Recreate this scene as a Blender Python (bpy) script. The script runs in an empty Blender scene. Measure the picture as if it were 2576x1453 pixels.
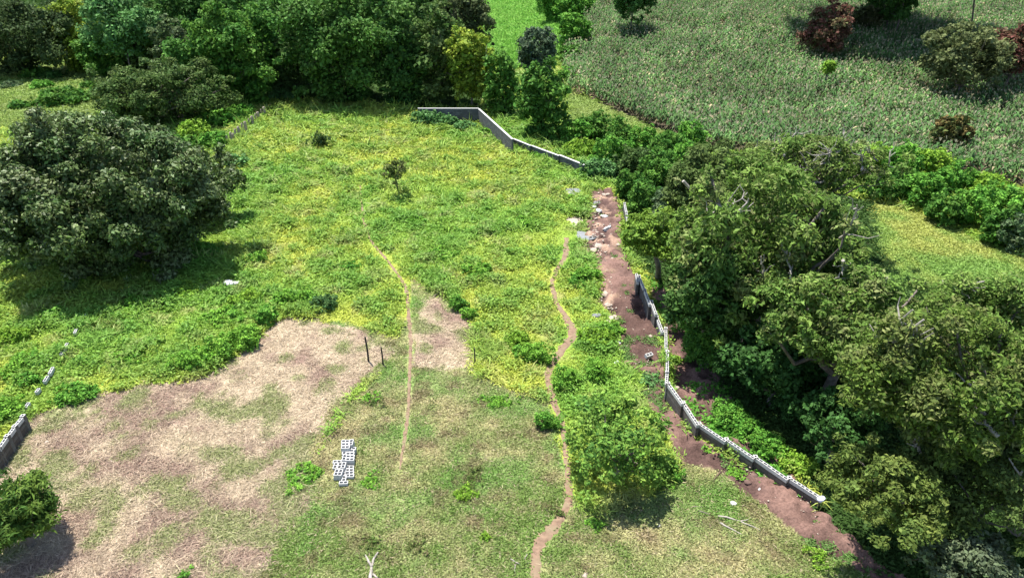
import bpy, math
import numpy as np
from mathutils import Vector

# ------------------------------------------------------------------ camera, sky, sun, exposure
scene = bpy.context.scene
CAM_H, PITCH, F = 22.5, math.radians(28.5), 1739.0
cam_d = bpy.data.cameras.new('camera'); cam = bpy.data.objects.new('camera', cam_d)
scene.collection.objects.link(cam); scene.camera = cam
cam.location = (0, 0, CAM_H); cam.rotation_euler = (math.pi/2-PITCH, 0, 0)
cam_d.sensor_width = 36; cam_d.lens = 36*F/2576; cam_d.clip_end = 3000

SUN_TO = Vector((-0.20, 0.25, 1.0)).normalized()
w = bpy.data.worlds.new('World'); scene.world = w; w.use_nodes = True
nt = w.node_tree; bg = nt.nodes['Background']
sky = nt.nodes.new('ShaderNodeTexSky'); sky.sky_type = 'NISHITA'; sky.sun_disc = False
sky.sun_elevation = math.asin(SUN_TO.z); sky.sun_rotation = math.atan2(SUN_TO.x, SUN_TO.y)
nt.links.new(sky.outputs[0], bg.inputs[0]); bg.inputs[1].default_value = 0.115
sd = bpy.data.lights.new('sun', 'SUN'); sun = bpy.data.objects.new('sun', sd); scene.collection.objects.link(sun)
sd.energy = 4.6; sd.angle = math.radians(0.5); sd.color = (1.0, 0.96, 0.89)
sun.location = (0, 0, 60); sun.rotation_euler = (-SUN_TO).to_track_quat('-Z', 'Y').to_euler()
scene.view_settings.view_transform = 'Standard'; scene.view_settings.look = 'None'
scene.view_settings.exposure = 1.2; scene.view_settings.gamma = 1.0
scene.render.engine = 'CYCLES'
scene.cycles.max_bounces = 5; scene.cycles.diffuse_bounces = 2; scene.cycles.glossy_bounces = 1
scene.cycles.transmission_bounces = 3; scene.cycles.transparent_max_bounces = 4

R = np.random.default_rng(7)

# ------------------------------------------------------------------ noise and terrain
def _hash(ix, iy, seed):
    h = (ix.astype(np.int64)*374761393 + iy.astype(np.int64)*668265263 + seed*974634777) & 0xffffffff
    h = ((h ^ (h >> 13))*1274126177) & 0xffffffff
    h = (h ^ (h >> 16)) & 0xffff
    return h/65535.0
def vn(x, y, seed=0):
    x = np.asarray(x, float); y = np.asarray(y, float)
    ix = np.floor(x); iy = np.floor(y); fx = x-ix; fy = y-iy
    fx = fx*fx*(3-2*fx); fy = fy*fy*(3-2*fy)
    a = _hash(ix, iy, seed); b = _hash(ix+1, iy, seed); c = _hash(ix, iy+1, seed); d = _hash(ix+1, iy+1, seed)
    return (a*(1-fx)+b*fx)*(1-fy)+(c*(1-fx)+d*fx)*fy
def fbm(x, y, s, seed=0, o=3):
    r = 0; a = 1; t = 0
    for k in range(o):
        r = r+a*vn(np.asarray(x)/s+13.7*k, np.asarray(y)/s-7.3*k, seed+k); t += a; a *= .5; s /= 2.1
    return r/t
def sstep(a, b, x):
    t = np.clip((x-a)/(b-a), 0, 1); return t*t*(3-2*t)

cp, sp = math.cos(PITCH), math.sin(PITCH)
def proj(x, y, z):
    dz = z-CAM_H
    d = y*cp-dz*sp; u = y*sp+dz*cp
    d = np.maximum(d, .1)
    return 1288+F*x/d, 726.5-F*u/d
def inpoly(px, py, poly):
    px = np.asarray(px); py = np.asarray(py); c = np.zeros(px.shape, bool)
    n = len(poly)
    for i in range(n):
        x0, y0 = poly[i]; x1, y1 = poly[(i+1) % n]
        if y0 == y1: continue
        m = (y0 > py) != (y1 > py)
        c ^= m & (px < (x1-x0)*(py-y0)/(y1-y0)+x0)
    return c
def base_z(x, y):
    x = np.asarray(x, float); y = np.asarray(y, float)
    z = 0.09*np.maximum(y-92, 0)*sstep(-5, 30, x)
    return z + 0.5*(fbm(x, y, 26, 3, 2)-.5)
def zf(x, y):
    return base_z(x, y)
def at(px, py, h=0.0):
    dx = (px-1288)/F; uy = (726.5-py)/F
    d = (dx, cp+sp*uy, -sp+cp*uy)
    t = 40.0
    for _ in range(60):
        x, y = d[0]*t, d[1]*t
        zt = float(zf(x, y))+h
        t2 = (CAM_H-zt)/max(-d[2], .04)
        t = t*.4+t2*.6
    return Vector((d[0]*t, d[1]*t, CAM_H+d[2]*t))
def full(x, y, h=0.0): return at(x*.644, y*.644, h)      # full-size photograph pixels
def gz(x, y): return float(zf(x, y))

# ------------------------------------------------------------------ regions of the land (outlines in photograph, laid on the terrain)
DRY = [(-400,1330),(0,1165),(60,1060),(110,1035),(220,1000),(350,972),(440,962),(500,945),(560,915),(620,880),(660,850),(690,815),(720,790),(800,800),(870,830),(930,845),(990,880),(960,935),(905,965),(880,1010),(830,1080),(790,1150),(800,1230),(760,1300),(700,1360),(640,1453),(600,1800),(-700,1800)]
DRY2 = [(1100,745),(1130,785),(1190,797),(1197,920),(1120,932),(1050,925),(1042,860),(1055,780)]
SHORT = [(1030,700),(1100,735),(1190,795),(1195,935),(1290,980),(1370,1010),(1400,1080),(1420,1160),(1440,1250),(1500,1290),(1640,1240),(1700,1165),(1820,1190),(1870,1235),(1960,1300),(2060,1375),(2230,1470),(2400,1800),(500,1800),(640,1453),(790,1150),(880,1010),(960,935),(985,885),(860,835),(820,800),(1000,850),(1025,800)]
SOIL = [(1488,478),(1540,478),(1562,520),(1578,640),(1602,700),(1640,790),(1672,830),(1678,1000),(1720,1080),(1760,1110),(1870,1165),(1980,1225),(2090,1300),(2200,1400),(2300,1470),(2500,1800),(2380,1800),(2190,1460),(2060,1390),(1960,1310),(1870,1240),(1820,1192),(1710,1172),(1685,1110),(1655,1060),(1610,1000),(1625,945),(1562,910),(1550,850),(1540,792),(1500,755),(1508,700),(1480,640),(1470,590),(1482,560),(1474,520)]
SOIL2 = [(1620,690),(1690,740),(1740,830),(1800,930),(1840,1000),(1900,1080),(2000,1190),(2080,1290),(1900,1185),(1760,1095),(1690,1010),(1678,850)]
WOOD1 = [(300,140),(420,270),(520,262),(660,262),(850,255),(1050,275),(1210,275),(1235,140),(1190,-50),(-900,-50),(-900,140)]
WOOD2 = [(1420,330),(1560,480),(1575,560),(1592,650),(1640,690),(1760,850),(1830,1000),(2000,1180),(2080,1275),(2200,1390),(2320,1480),(2600,1800),(3500,1800),(3500,800),(2600,770),(2260,700),(2190,510),(1800,400),(1560,330)]
CORN = [(1510,-60),(1500,20),(1415,130),(1430,235),(1530,265),(1600,300),(1660,325),(1790,375),(1950,400),(2180,415),(2300,425),(2450,450),(2600,480),(3200,560),(3200,-60)]
CROP = [(1180,-60),(1190,20),(1230,130),(1270,190),(1420,130),(1500,20),(1510,-60)]
STRIP = [(1420,235),(1530,265),(1790,375),(1800,420),(1560,440),(1430,330)]
YELLOW = [(2185,505),(2290,530),(2400,580),(2520,630),(2600,650),(3100,760),(3100,900),(2600,800),(2440,745),(2300,715),(2230,700)]
PAST = [(-600,120),(-10,140),(300,140),(340,200),(250,300),(-10,330),(-700,360)]
PATH_A = [(905,455,5),(910,500,6),(915,560,8),(935,610,9),(975,655,9),(1000,690,9),(1021,720,11),(1027,780,12),(1032,840,12),(1032,900,11),(1030,960,11),(1028,1020,11),(1022,1080,11),(1012,1140,10),(1005,1185,5)]
PATH_B = [(1425,598,12),(1424,640,15),(1400,680,14),(1387,712,13),(1400,765,17),(1430,805,20),(1443,845,30),(1405,893,20),(1375,938,20),(1386,990,19),(1405,1040,18),(1420,1090,18),(1425,1150,20),(1430,1210,20),(1434,1260,24),(1400,1318,30),(1352,1372,30),(1347,1405,26),(1350,1460,26),(1356,1560,26)]
def polydist(px, py, pl):
    best = np.full(np.shape(px), 1e9)
    for (x0, y0, w0), (x1, y1, w1) in zip(pl[:-1], pl[1:]):
        L = (x1-x0)**2+(y1-y0)**2
        t = np.clip(((px-x0)*(x1-x0)+(py-y0)*(y1-y0))/L, 0, 1)
        d = np.hypot(px-(x0+t*(x1-x0)), (py-(y0+t*(y1-y0)))*1.0)-(w0+(w1-w0)*t)/2
        best = np.minimum(best, d)
    return best
FIELD, R_DRY, R_SHORT, R_SOIL, R_WOOD, R_CORN, R_CROP, R_YEL, R_PAST, R_BANK = range(10)
def region(x, y, z=None):
    if z is None: z = base_z(x, y)
    px, py = proj(x, y, z)
    wx = px+26*(fbm(x, y, 1.7, 50)-.5); wy = py+20*(fbm(x, y, 1.7, 60)-.5)
    r = np.full(np.shape(x), FIELD)
    r[inpoly(wx, wy, SHORT)] = R_SHORT
    r[inpoly(wx, wy, DRY)] = R_SHORT
    lw = sstep(700, 900, px)+sstep(960, 1060, py)*sstep(300, 600, px)
    r[inpoly(wx+lw*110*(fbm(x, y, 3.5, 55)-.5), wy+lw*90*(fbm(x, y, 2.5, 65)-.5), DRY) | inpoly(wx, wy, DRY2)] = R_DRY
    r[inpoly(wx, wy, WOOD1) | inpoly(wx, wy, [(2050,1240),(2120,1280),(2260,1400),(2400,1500),(2260,1500),(2180,1400),(2070,1290)])] = R_WOOD; r[inpoly(wx, wy, WOOD2)] = R_WOOD
    r[inpoly(wx, wy, PAST)] = R_PAST; r[inpoly(wx, wy, STRIP)] = R_PAST
    r[inpoly(wx, wy, YELLOW)] = R_YEL; r[inpoly(wx, wy, CROP)] = R_CROP; r[inpoly(wx, wy, CORN)] = R_CORN
    r[inpoly(wx, wy, SOIL2)] = R_BANK; r[inpoly(wx, wy, SOIL)] = R_SOIL
    return r, px, py
def mixc(a, b, t): t = np.asarray(t)[..., None]; return np.asarray(a)*(1-t)+np.asarray(b)*t
def blob(px, py, cx, cy, rx, ry): return np.clip(1-(((px-cx)/rx)**2+((py-cy)/ry)**2), 0, 1)
# colour of what grows / lies at a place
STRAW = np.array((.48, .385, .265)); PINK = np.array((.27, .18, .14)); OLIVE = np.array((.27, .30, .12))
def veg_col(x, y, r, px, py):
    n1 = fbm(x, y, 6, 11); n2 = fbm(x, y, 1.6, 21); n3 = fbm(x, y, 3.2, 31)
    yel = np.clip(blob(px, py, 780, 640, 260, 150)*1.2+blob(px, py, 900, 330, 420, 110)*.7+blob(px, py, 1250, 960, 170, 110)*.9
                  + blob(px, py, 1180, 480, 300, 110)*.6+blob(px, py, 950, 800, 120, 50)+blob(px, py, 1330, 800, 130, 120)*.6, 0, 1)
    lush = np.clip(blob(px, py, 1480, 800, 130, 330)*1.3+blob(px, py, 1150, 640, 260, 140)*.8+blob(px, py, 560, 760, 260, 140)*1.0
                   + blob(px, py, 300, 900, 420, 160)*.5+blob(px, py, 640, 470, 110, 200)*.7+blob(px, py, 1420, 420, 200, 100)*.8 + blob(px, py, 1180, 320, 160, 40)*.8, 0, 1)
    t = np.clip((n1-.5)*2.2+.58+yel*.45-lush*.45, 0, 1)
    col = mixc((.26, .43, .065), (.46, .52, .085), t)
    col = mixc(col, (.13, .29, .05), sstep(.54, .70, fbm(x, y, .95, 133))*.65)
    col = mixc(col, (.40, .38, .16), sstep(.55, .8, fbm(x, y, 1.1, 33))*.6)
    # short grass
    s = mixc((.17, .26, .06), (.44, .40, .20), np.clip((n3-.5)*1.6+.40+(n2-.5)*.8+(fbm(x, y, .5, 73, 2)-.5)*1.1, 0, 1))
    s = mixc(s, (.15, .30, .06), sstep(.52, .7, fbm(x, y, 2.2, 71))*.6)
    s = mixc(s, (.19, .12, .08), sstep(.60, .74, fbm(x, y, .8, 75))*.55)
    # cut straw
    d = mixc(STRAW, PINK, sstep(.46, .68, fbm(x, y, 1.5, 81, 5)+.05*sstep(980, 1250, py)))
    d = mixc(d, OLIVE, sstep(.50, .68, fbm(x, y, 1.0, 91, 5)+.10*sstep(1000, 1250, py)*sstep(350, 800, px)-.12*blob(px, py, 600, 900, 300, 120)))
    m = (r == R_SHORT)[..., None]; col = np.where(m, s, col)
    m = (r == R_DRY)[..., None]; col = np.where(m, d, col)
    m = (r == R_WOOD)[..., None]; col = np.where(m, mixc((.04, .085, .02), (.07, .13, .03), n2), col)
    m = (r == R_BANK)[..., None]; col = np.where(m, mixc((.09, .27, .03), (.14, .33, .05), n2), col)
    m = (r == R_YEL)[..., None]; col = np.where(m, mixc((.37, .41, .10), (.20, .34, .07), np.clip(sstep(.45, .7, n3)*.8+sstep(620, 760, py)*.6, 0, 1)), col)
    m = (r == R_PAST)[..., None]; col = np.where(m, mixc((.20, .32, .06), (.30, .36, .11), n3), col)
    m = (r == R_CROP)[..., None]; col = np.where(m, mixc((.14, .36, .045), (.24, .42, .08), n2), col)
    m = (r == R_CORN)[..., None]; col = np.where(m, mixc((.09, .13, .05), (.2, .17, .11), n2), col)
    return col

# ------------------------------------------------------------------ object helpers
COL = scene.collection
def tag(o, label=None, cat=None, group=None, kind=None):
    if label: o['label'] = label
    if cat: o['category'] = cat
    if group: o['group'] = group
    if kind: o['kind'] = kind
    return o
def empty(name, loc, label, cat, group=None):
    o = bpy.data.objects.new(name, None); COL.objects.link(o); o.location = loc; o.empty_display_size = .3
    return tag(o, label, cat, group)
def np_mesh(name, V, Fq, col=None, smooth=False):
    me = bpy.data.meshes.new(name)
    V = np.ascontiguousarray(V, np.float32); Fq = np.ascontiguousarray(Fq, np.int32)
    n, k = Fq.shape
    me.vertices.add(len(V)); me.vertices.foreach_set('co', V.ravel())
    me.loops.add(n*k); me.loops.foreach_set('vertex_index', Fq.ravel())
    me.polygons.add(n); me.polygons.foreach_set('loop_start', np.arange(0, n*k, k, dtype=np.int32))
    if smooth: me.polygons.foreach_set('use_smooth', np.ones(n, bool))
    if col is not None:
        a = me.color_attributes.new('Col', 'FLOAT_COLOR', 'POINT')
        c = np.ones((len(V), 4), np.float32); c[:, :3] = col; a.data.foreach_set('color', c.ravel())
    me.update(); me.validate()
    return me
def obj(name, me, m, parent=None, loc=None):
    o = bpy.data.objects.new(name, me); COL.objects.link(o); me.materials.append(m)
    if parent is not None: o.parent = parent
    if loc is not None: o.location = loc
    return o
class MB:
    def __init__(s): s.v = []; s.f = []
    def box(s, x0, x1, y0, y1, z0, z1, M=None):
        b = len(s.v)
        for x, y, z in ((x0,y0,z0),(x1,y0,z0),(x1,y1,z0),(x0,y1,z0),(x0,y0,z1),(x1,y0,z1),(x1,y1,z1),(x0,y1,z1)):
            p = Vector((x, y, z)); s.v.append(tuple(M(p) if M else p))
        for q in ((0,3,2,1),(4,5,6,7),(0,1,5,4),(1,2,6,5),(2,3,7,6),(3,0,4,7)): s.f.append([b+i for i in q])
        return s
    def tube(s, pts, rads, n=6, cap=True):
        b = len(s.v); m = len(pts); pts = [Vector(p) for p in pts]
        for i, p in enumerate(pts):
            d = (pts[min(i+1, m-1)]-pts[max(i-1, 0)]).normalized()
            a = d.cross(Vector((0, 1, .1)) if abs(d.y) < .8 else Vector((1, 0, 0))).normalized(); c = d.cross(a)
            for k in range(n):
                t = 2*math.pi*k/n; s.v.append(tuple(p+(a*math.cos(t)+c*math.sin(t))*rads[i]))
        for i in range(m-1):
            for k in range(n):
                s.f.append([b+i*n+k, b+i*n+(k+1) % n, b+(i+1)*n+(k+1) % n, b+(i+1)*n+k])
        if cap:
            s.f.append([b+k for k in range(n)][::-1]); s.f.append([b+(m-1)*n+k for k in range(n)])
        return s
    def build(s, name, m, parent=None, loc=None, smooth=False):
        me = bpy.data.meshes.new(name); me.from_pydata(s.v, [], s.f); me.update()
        if smooth:
            for p in me.polygons: p.use_smooth = True
        return obj(name, me, m, parent, loc)

# ------------------------------------------------------------------ materials
def mat(name): m = bpy.data.materials.new(name); m.use_nodes = True; return m, m.node_tree, m.node_tree.nodes['Principled BSDF']
def leaf_mat(name, trans=.3, rough=.5, spec=.35):
    m, t, p = mat(name)
    a = t.nodes.new('ShaderNodeAttribute'); a.attribute_name = 'Col'
    t.links.new(a.outputs['Color'], p.inputs['Base Color']); p.inputs['Roughness'].default_value = rough
    p.inputs['Specular IOR Level'].default_value = spec
    tr = t.nodes.new('ShaderNodeBsdfTranslucent'); t.links.new(a.outputs['Color'], tr.inputs['Color'])
    mx = t.nodes.new('ShaderNodeMixShader'); mx.inputs[0].default_value = trans
    t.links.new(p.outputs[0], mx.inputs[1]); t.links.new(tr.outputs[0], mx.inputs[2])
    t.links.new(mx.outputs[0], t.nodes['Material Output'].inputs[0])
    return m
def noise_mat(name, c0, c1, scale=6, rough=.9, bump=.4, detail=6, c2=None, s2=1.2):
    m, t, p = mat(name)
    tc = t.nodes.new('ShaderNodeTexCoord'); n = t.nodes.new('ShaderNodeTexNoise'); n.inputs['Scale'].default_value = scale
    n.inputs['Detail'].default_value = detail; t.links.new(tc.outputs['Object'], n.inputs['Vector'])
    r = t.nodes.new('ShaderNodeValToRGB'); r.color_ramp.elements[0].position = .3; r.color_ramp.elements[1].position = .7
    r.color_ramp.elements[0].color = (*c0, 1); r.color_ramp.elements[1].color = (*c1, 1)
    t.links.new(n.outputs[0], r.inputs[0]); out = r.outputs[0]
    if c2:
        n2 = t.nodes.new('ShaderNodeTexNoise'); n2.inputs['Scale'].default_value = s2; n2.inputs['Detail'].default_value = 4
        t.links.new(tc.outputs['Object'], n2.inputs['Vector'])
        r2 = t.nodes.new('ShaderNodeValToRGB'); r2.color_ramp.elements[0].position = .48; r2.color_ramp.elements[1].position = .62
        t.links.new(n2.outputs[0], r2.inputs[0])
        mx = t.nodes.new('ShaderNodeMixRGB'); t.links.new(r2.outputs[0], mx.inputs[0]); t.links.new(out, mx.inputs[1])
        mx.inputs[2].default_value = (*c2, 1); out = mx.outputs[0]
    t.links.new(out, p.inputs['Base Color']); p.inputs['Roughness'].default_value = rough
    b = t.nodes.new('ShaderNodeBump'); b.inputs['Strength'].default_value = bump; b.inputs['Distance'].default_value = .05
    t.links.new(n.outputs[0], b.inputs['Height']); t.links.new(b.outputs[0], p.inputs['Normal'])
    return m
def ground_mat():
    m, t, p = mat('ground_cover')
    a = t.nodes.new('ShaderNodeAttribute'); a.attribute_name = 'Col'
    tc = t.nodes.new('ShaderNodeTexCoord')
    n = t.nodes.new('ShaderNodeTexNoise'); n.inputs['Scale'].default_value = 9; n.inputs['Detail'].default_value = 5
    n.inputs['Roughness'].default_value = .7
    t.links.new(tc.outputs['Object'], n.inputs['Vector'])
    mr = t.nodes.new('ShaderNodeMapRange'); mr.inputs[1].default_value = .3; mr.inputs[2].default_value = .7
    mr.inputs[3].default_value = .55; mr.inputs[4].default_value = 1.45
    t.links.new(n.outputs[0], mr.inputs[0])
    mx = t.nodes.new('ShaderNodeVectorMath'); mx.operation = 'SCALE'
    t.links.new(a.outputs['Color'], mx.inputs[0]); t.links.new(mr.outputs[0], mx.inputs['Scale'])
    t.links.new(mx.outputs[0], p.inputs['Base Color']); p.inputs['Roughness'].default_value = .95
    p.inputs['Specular IOR Level'].default_value = .15
    b = t.nodes.new('ShaderNodeBump'); b.inputs['Strength'].default_value = .7; b.inputs['Distance'].default_value = .08
    t.links.new(n.outputs[0], b.inputs['Height']); t.links.new(b.outputs[0], p.inputs['Normal'])
    return m
M = dict(
    ground=ground_mat(),
    leaf=leaf_mat('leaves', .3, .6, .08), glossy=leaf_mat('leathery_leaves', .15, .5, .22), grass=leaf_mat('grass_blades', .35, .6, .2),
    straw=leaf_mat('straw', .1, .7, .2),
    bark=noise_mat('bark', (.07,.055,.045), (.19,.16,.135), 5, .9, .6), palebark=noise_mat('pale_bark', (.17,.15,.125), (.36,.325,.28), 6, .85, .5),
    block=noise_mat('raw_concrete_block', (.40,.395,.38), (.55,.54,.52), 14, .9, .3),
    path=noise_mat('trodden_earth', (.13,.082,.052), (.24,.155,.10), 5, .95, .6, c2=(.19,.14,.085), s2=1.5),
    cement=noise_mat('spilt_cement', (.13,.14,.145), (.21,.22,.22), 4, .9, .3),
    stone=noise_mat('pale_stone', (.26,.2,.16), (.42,.35,.28), 5, .9, .6),
    brickred=noise_mat('red_earth_clod', (.09,.055,.045), (.17,.10,.08), 5, .95, .6),
    white=noise_mat('white_plastic', (.5,.5,.5), (.66,.66,.66), 8, .5, .2),
    blue=noise_mat('bluish_plastic', (.45,.48,.72), (.72,.74,.8), 5, .45, .3),
    wood=noise_mat('dark_post_wood', (.025,.02,.018), (.06,.05,.04), 9, .9, .5),
)
def wall_mat(name, base, hi, mort, dirt=(.085,.055,.042), dirt_amt=.55):
    m, t, p = mat(name)
    tc = t.nodes.new('ShaderNodeTexCoord')
    at_ = t.nodes.new('ShaderNodeAttribute'); at_.attribute_name = 'uvw'
    b = t.nodes.new('ShaderNodeTexBrick'); b.inputs['Scale'].default_value = 1; b.inputs['Mortar Size'].default_value = .012
    b.inputs['Brick Width'].default_value = .4; b.inputs['Row Height'].default_value = .2
    b.inputs['Color1'].default_value = (*base, 1); b.inputs['Color2'].default_value = (*hi, 1); b.inputs['Mortar'].default_value = (*mort, 1)
    t.links.new(at_.outputs['Vector'], b.inputs['Vector'])
    n = t.nodes.new('ShaderNodeTexNoise'); n.inputs['Scale'].default_value = 1.6; n.inputs['Detail'].default_value = 7
    t.links.new(tc.outputs['Object'], n.inputs['Vector'])
    r = t.nodes.new('ShaderNodeValToRGB'); r.color_ramp.elements[0].position = .45; r.color_ramp.elements[1].position = .7
    r.color_ramp.elements[1].color = (dirt_amt,)*3+(1,)
    t.links.new(n.outputs[0], r.inputs[0])
    mx = t.nodes.new('ShaderNodeMixRGB'); t.links.new(r.outputs[0], mx.inputs[0]); t.links.new(b.outputs[0], mx.inputs[1])
    mx.inputs[2].default_value = (*dirt, 1)
    t.links.new(mx.outputs[0], p.inputs['Base Color']); p.inputs['Roughness'].default_value = .92
    bp = t.nodes.new('ShaderNodeBump'); bp.inputs['Strength'].default_value = .4; bp.inputs['Distance'].default_value = .02
    t.links.new(n.outputs[0], bp.inputs['Height']); t.links.new(bp.outputs[0], p.inputs['Normal'])
    return m
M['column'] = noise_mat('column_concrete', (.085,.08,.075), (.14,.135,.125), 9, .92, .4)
M['wall'] = wall_mat('shade_darkened_masonry', (.055,.05,.046), (.14,.13,.118), (.03,.028,.025))  # shade of the wall faces put into this darker block colour; tops stay bright
M['wallold'] = wall_mat('weathered_masonry', (.07,.07,.08), (.14,.14,.15), (.04,.04,.042), (.06,.06,.055), .7)

# ------------------------------------------------------------------ ground sheet
def build_ground():
    NC = 760
    ys = [-12.0]
    while ys[-1] < 26: ys.append(ys[-1]+(.30 if ys[-1] < 14 else .115))
    while ys[-1] < 900: ys.append(ys[-1]+max(.115, (ys[-1]-26)*.0048+.115))
    ys = np.array(ys); u = np.linspace(-1, 1, NC)
    Y, U = np.meshgrid(ys, u, indexing='ij'); X = U*(Y+24)*.95
    z = base_z(X, Y); r, px, py = region(X, Y, z)
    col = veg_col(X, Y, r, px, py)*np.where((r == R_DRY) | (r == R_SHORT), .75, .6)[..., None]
    n = fbm(X, Y, .6, 101, 3); n2 = fbm(X, Y, 2.5, 111, 3)
    soil = mixc((.075, .045, .038), (.175, .105, .085), np.clip((n-.5)*1.8+(n2-.5)*2+.5, 0, 1))
    dk = blob(px, py, 1590, 800, 90, 90); soil = mixc(soil, (.075, .044, .036), dk*.8)
    pale = sstep(.5, .66, fbm(X, Y, .9, 117))*np.maximum(blob(px, py, 1505, 560, 80, 170), blob(px, py, 1530, 770, 40, 60)); soil = mixc(soil, (.36, .24, .17), pale)
    ism = (r == R_SOIL) | (r == R_BANK)
    col = np.where(ism[..., None], soil, col)
    m = (r == R_CORN)[..., None]; col = np.where(m, mixc((.055, .045, .03), (.11, .085, .06), n2), col)
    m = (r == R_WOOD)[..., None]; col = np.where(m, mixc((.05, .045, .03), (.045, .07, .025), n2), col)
    rough = np.where(ism, .62, .12)+np.where(r == R_FIELD0, .12, 0)
    pd = np.minimum(polydist(px, py, PATH_A), polydist(px, py, PATH_B))
    flat = sstep(2, 16, pd)
    far = sstep(120, 60, Y)
    z = z+((n-.5)*rough+(fbm(X, Y, .25, 121, 2)-.5)*np.where(ism, .16, .05))*flat*far
    z = z+np.where(r == R_SOIL, .45*(n2-.35), 0)*far
    V = np.stack([X, Y, z], -1).reshape(-1, 3); nr = len(ys)
    idx = np.arange(nr*NC).reshape(nr, NC)
    q = np.stack([idx[:-1, :-1], idx[:-1, 1:], idx[1:, 1:], idx[1:, :-1]], -1).reshape(-1, 4)
    rq = r[:-1, :-1].reshape(-1); issoil = (rq == R_SOIL)
    for name, sel in (('ground', ~issoil), ('bare_soil', issoil)):
        qq = q[sel]; used, inv = np.unique(qq, return_inverse=True)
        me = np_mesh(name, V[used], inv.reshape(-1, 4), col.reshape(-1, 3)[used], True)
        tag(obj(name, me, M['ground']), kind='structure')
R_FIELD0 = FIELD
build_ground()

def ribbon(name, pl, mt, lift=.02, seed=0, sub=14):
    P = []
    for (x0, y0, w0), (x1, y1, w1) in zip(pl[:-1], pl[1:]):
        for k in range(sub):
            t = k/sub; P.append((x0+(x1-x0)*t, y0+(y1-y0)*t, w0+(w1-w0)*t))
    for _ in range(3):
        Q = np.array(P); Q[1:-1] = (Q[:-2]+Q[1:-1]*2+Q[2:])/4
        for _i in range(3): Q[1:-1] = (Q[:-2]+Q[1:-1]*2+Q[2:])/4
        P = [tuple(a) for a in Q]
    W = [at(p[0], p[1]) for p in P]; n = len(W); V = []; Fq = []; K = 5
    for i in range(n):
        d = (W[min(i+1, n-1)]-W[max(i-1, 0)]); d.z = 0; d.normalize(); s = Vector((d.y, -d.x, 0))
        dist = (W[i]-Vector((0, 0, CAM_H))).length
        hw = P[i][2]*(.60 if P[0][0] > 1200 else .52)*dist/F
        for k in range(K):
            t = k/(K-1)*2-1
            e = 1+(.9*(vn(i*.45, k, seed+(1 if t > 0 else 2))-.5)+.5*(vn(i*.13, k, seed+5)-.5) if abs(t) == 1 else 0)
            q = W[i]+s*hw*t*e
            V.append((q.x, q.y, gz(q.x, q.y)+lift-(.05 if abs(t) == 1 else 0)+.012*math.sin(i*1.3+k*2)))
    for i in range(n-1):
        for k in range(K-1):
            a = i*K+k; Fq.append((a, a+1, a+K+1, a+K))
    me = np_mesh(name, np.array(V), np.array(Fq)[:, ::-1], None, True)
    return obj(name, me, mt)
tag(ribbon('path', PATH_A, M['path'], .025, 3), kind='structure')
tag(ribbon('path', PATH_B, M['path'], .025, 9), kind='structure')
def patch(name, cx, cy, rx, ry, mt, seed):
    V = []; Fq = []; K = 40
    c = at(cx, cy); V.append((c.x, c.y, gz(c.x, c.y)+.05))
    for ring in (0.5, 1.0):
        for k in range(K):
            a = 2*math.pi*k/K; rr = ring*(.62+.75*vn(k/K*9 % 9, ring*.2, seed))
            q = at(cx+rx*math.cos(a)*rr, cy+ry*math.sin(a)*rr); V.append((q.x, q.y, gz(q.x, q.y)+(.05 if ring < 1 else .015)))
    me = bpy.data.meshes.new(name)
    fs = [(0, 1+k, 1+(k+1) % K) for k in range(K)]+[(1+k, 1+K+k, 1+K+(k+1) % K, 1+(k+1) % K) for k in range(K)]
    me.from_pydata(V, [], fs); me.update(); return obj(name, me, mt)
for i, (a, b, c, d) in enumerate([(1440,483,26,13),(1385,460,22,7),(1470,592,26,11),(1448,556,26,12)]):
    tag(patch('cement_patch', a, b, c, d, M['cement'] if i != 3 else M['stone'], i*7), kind='structure')

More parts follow.
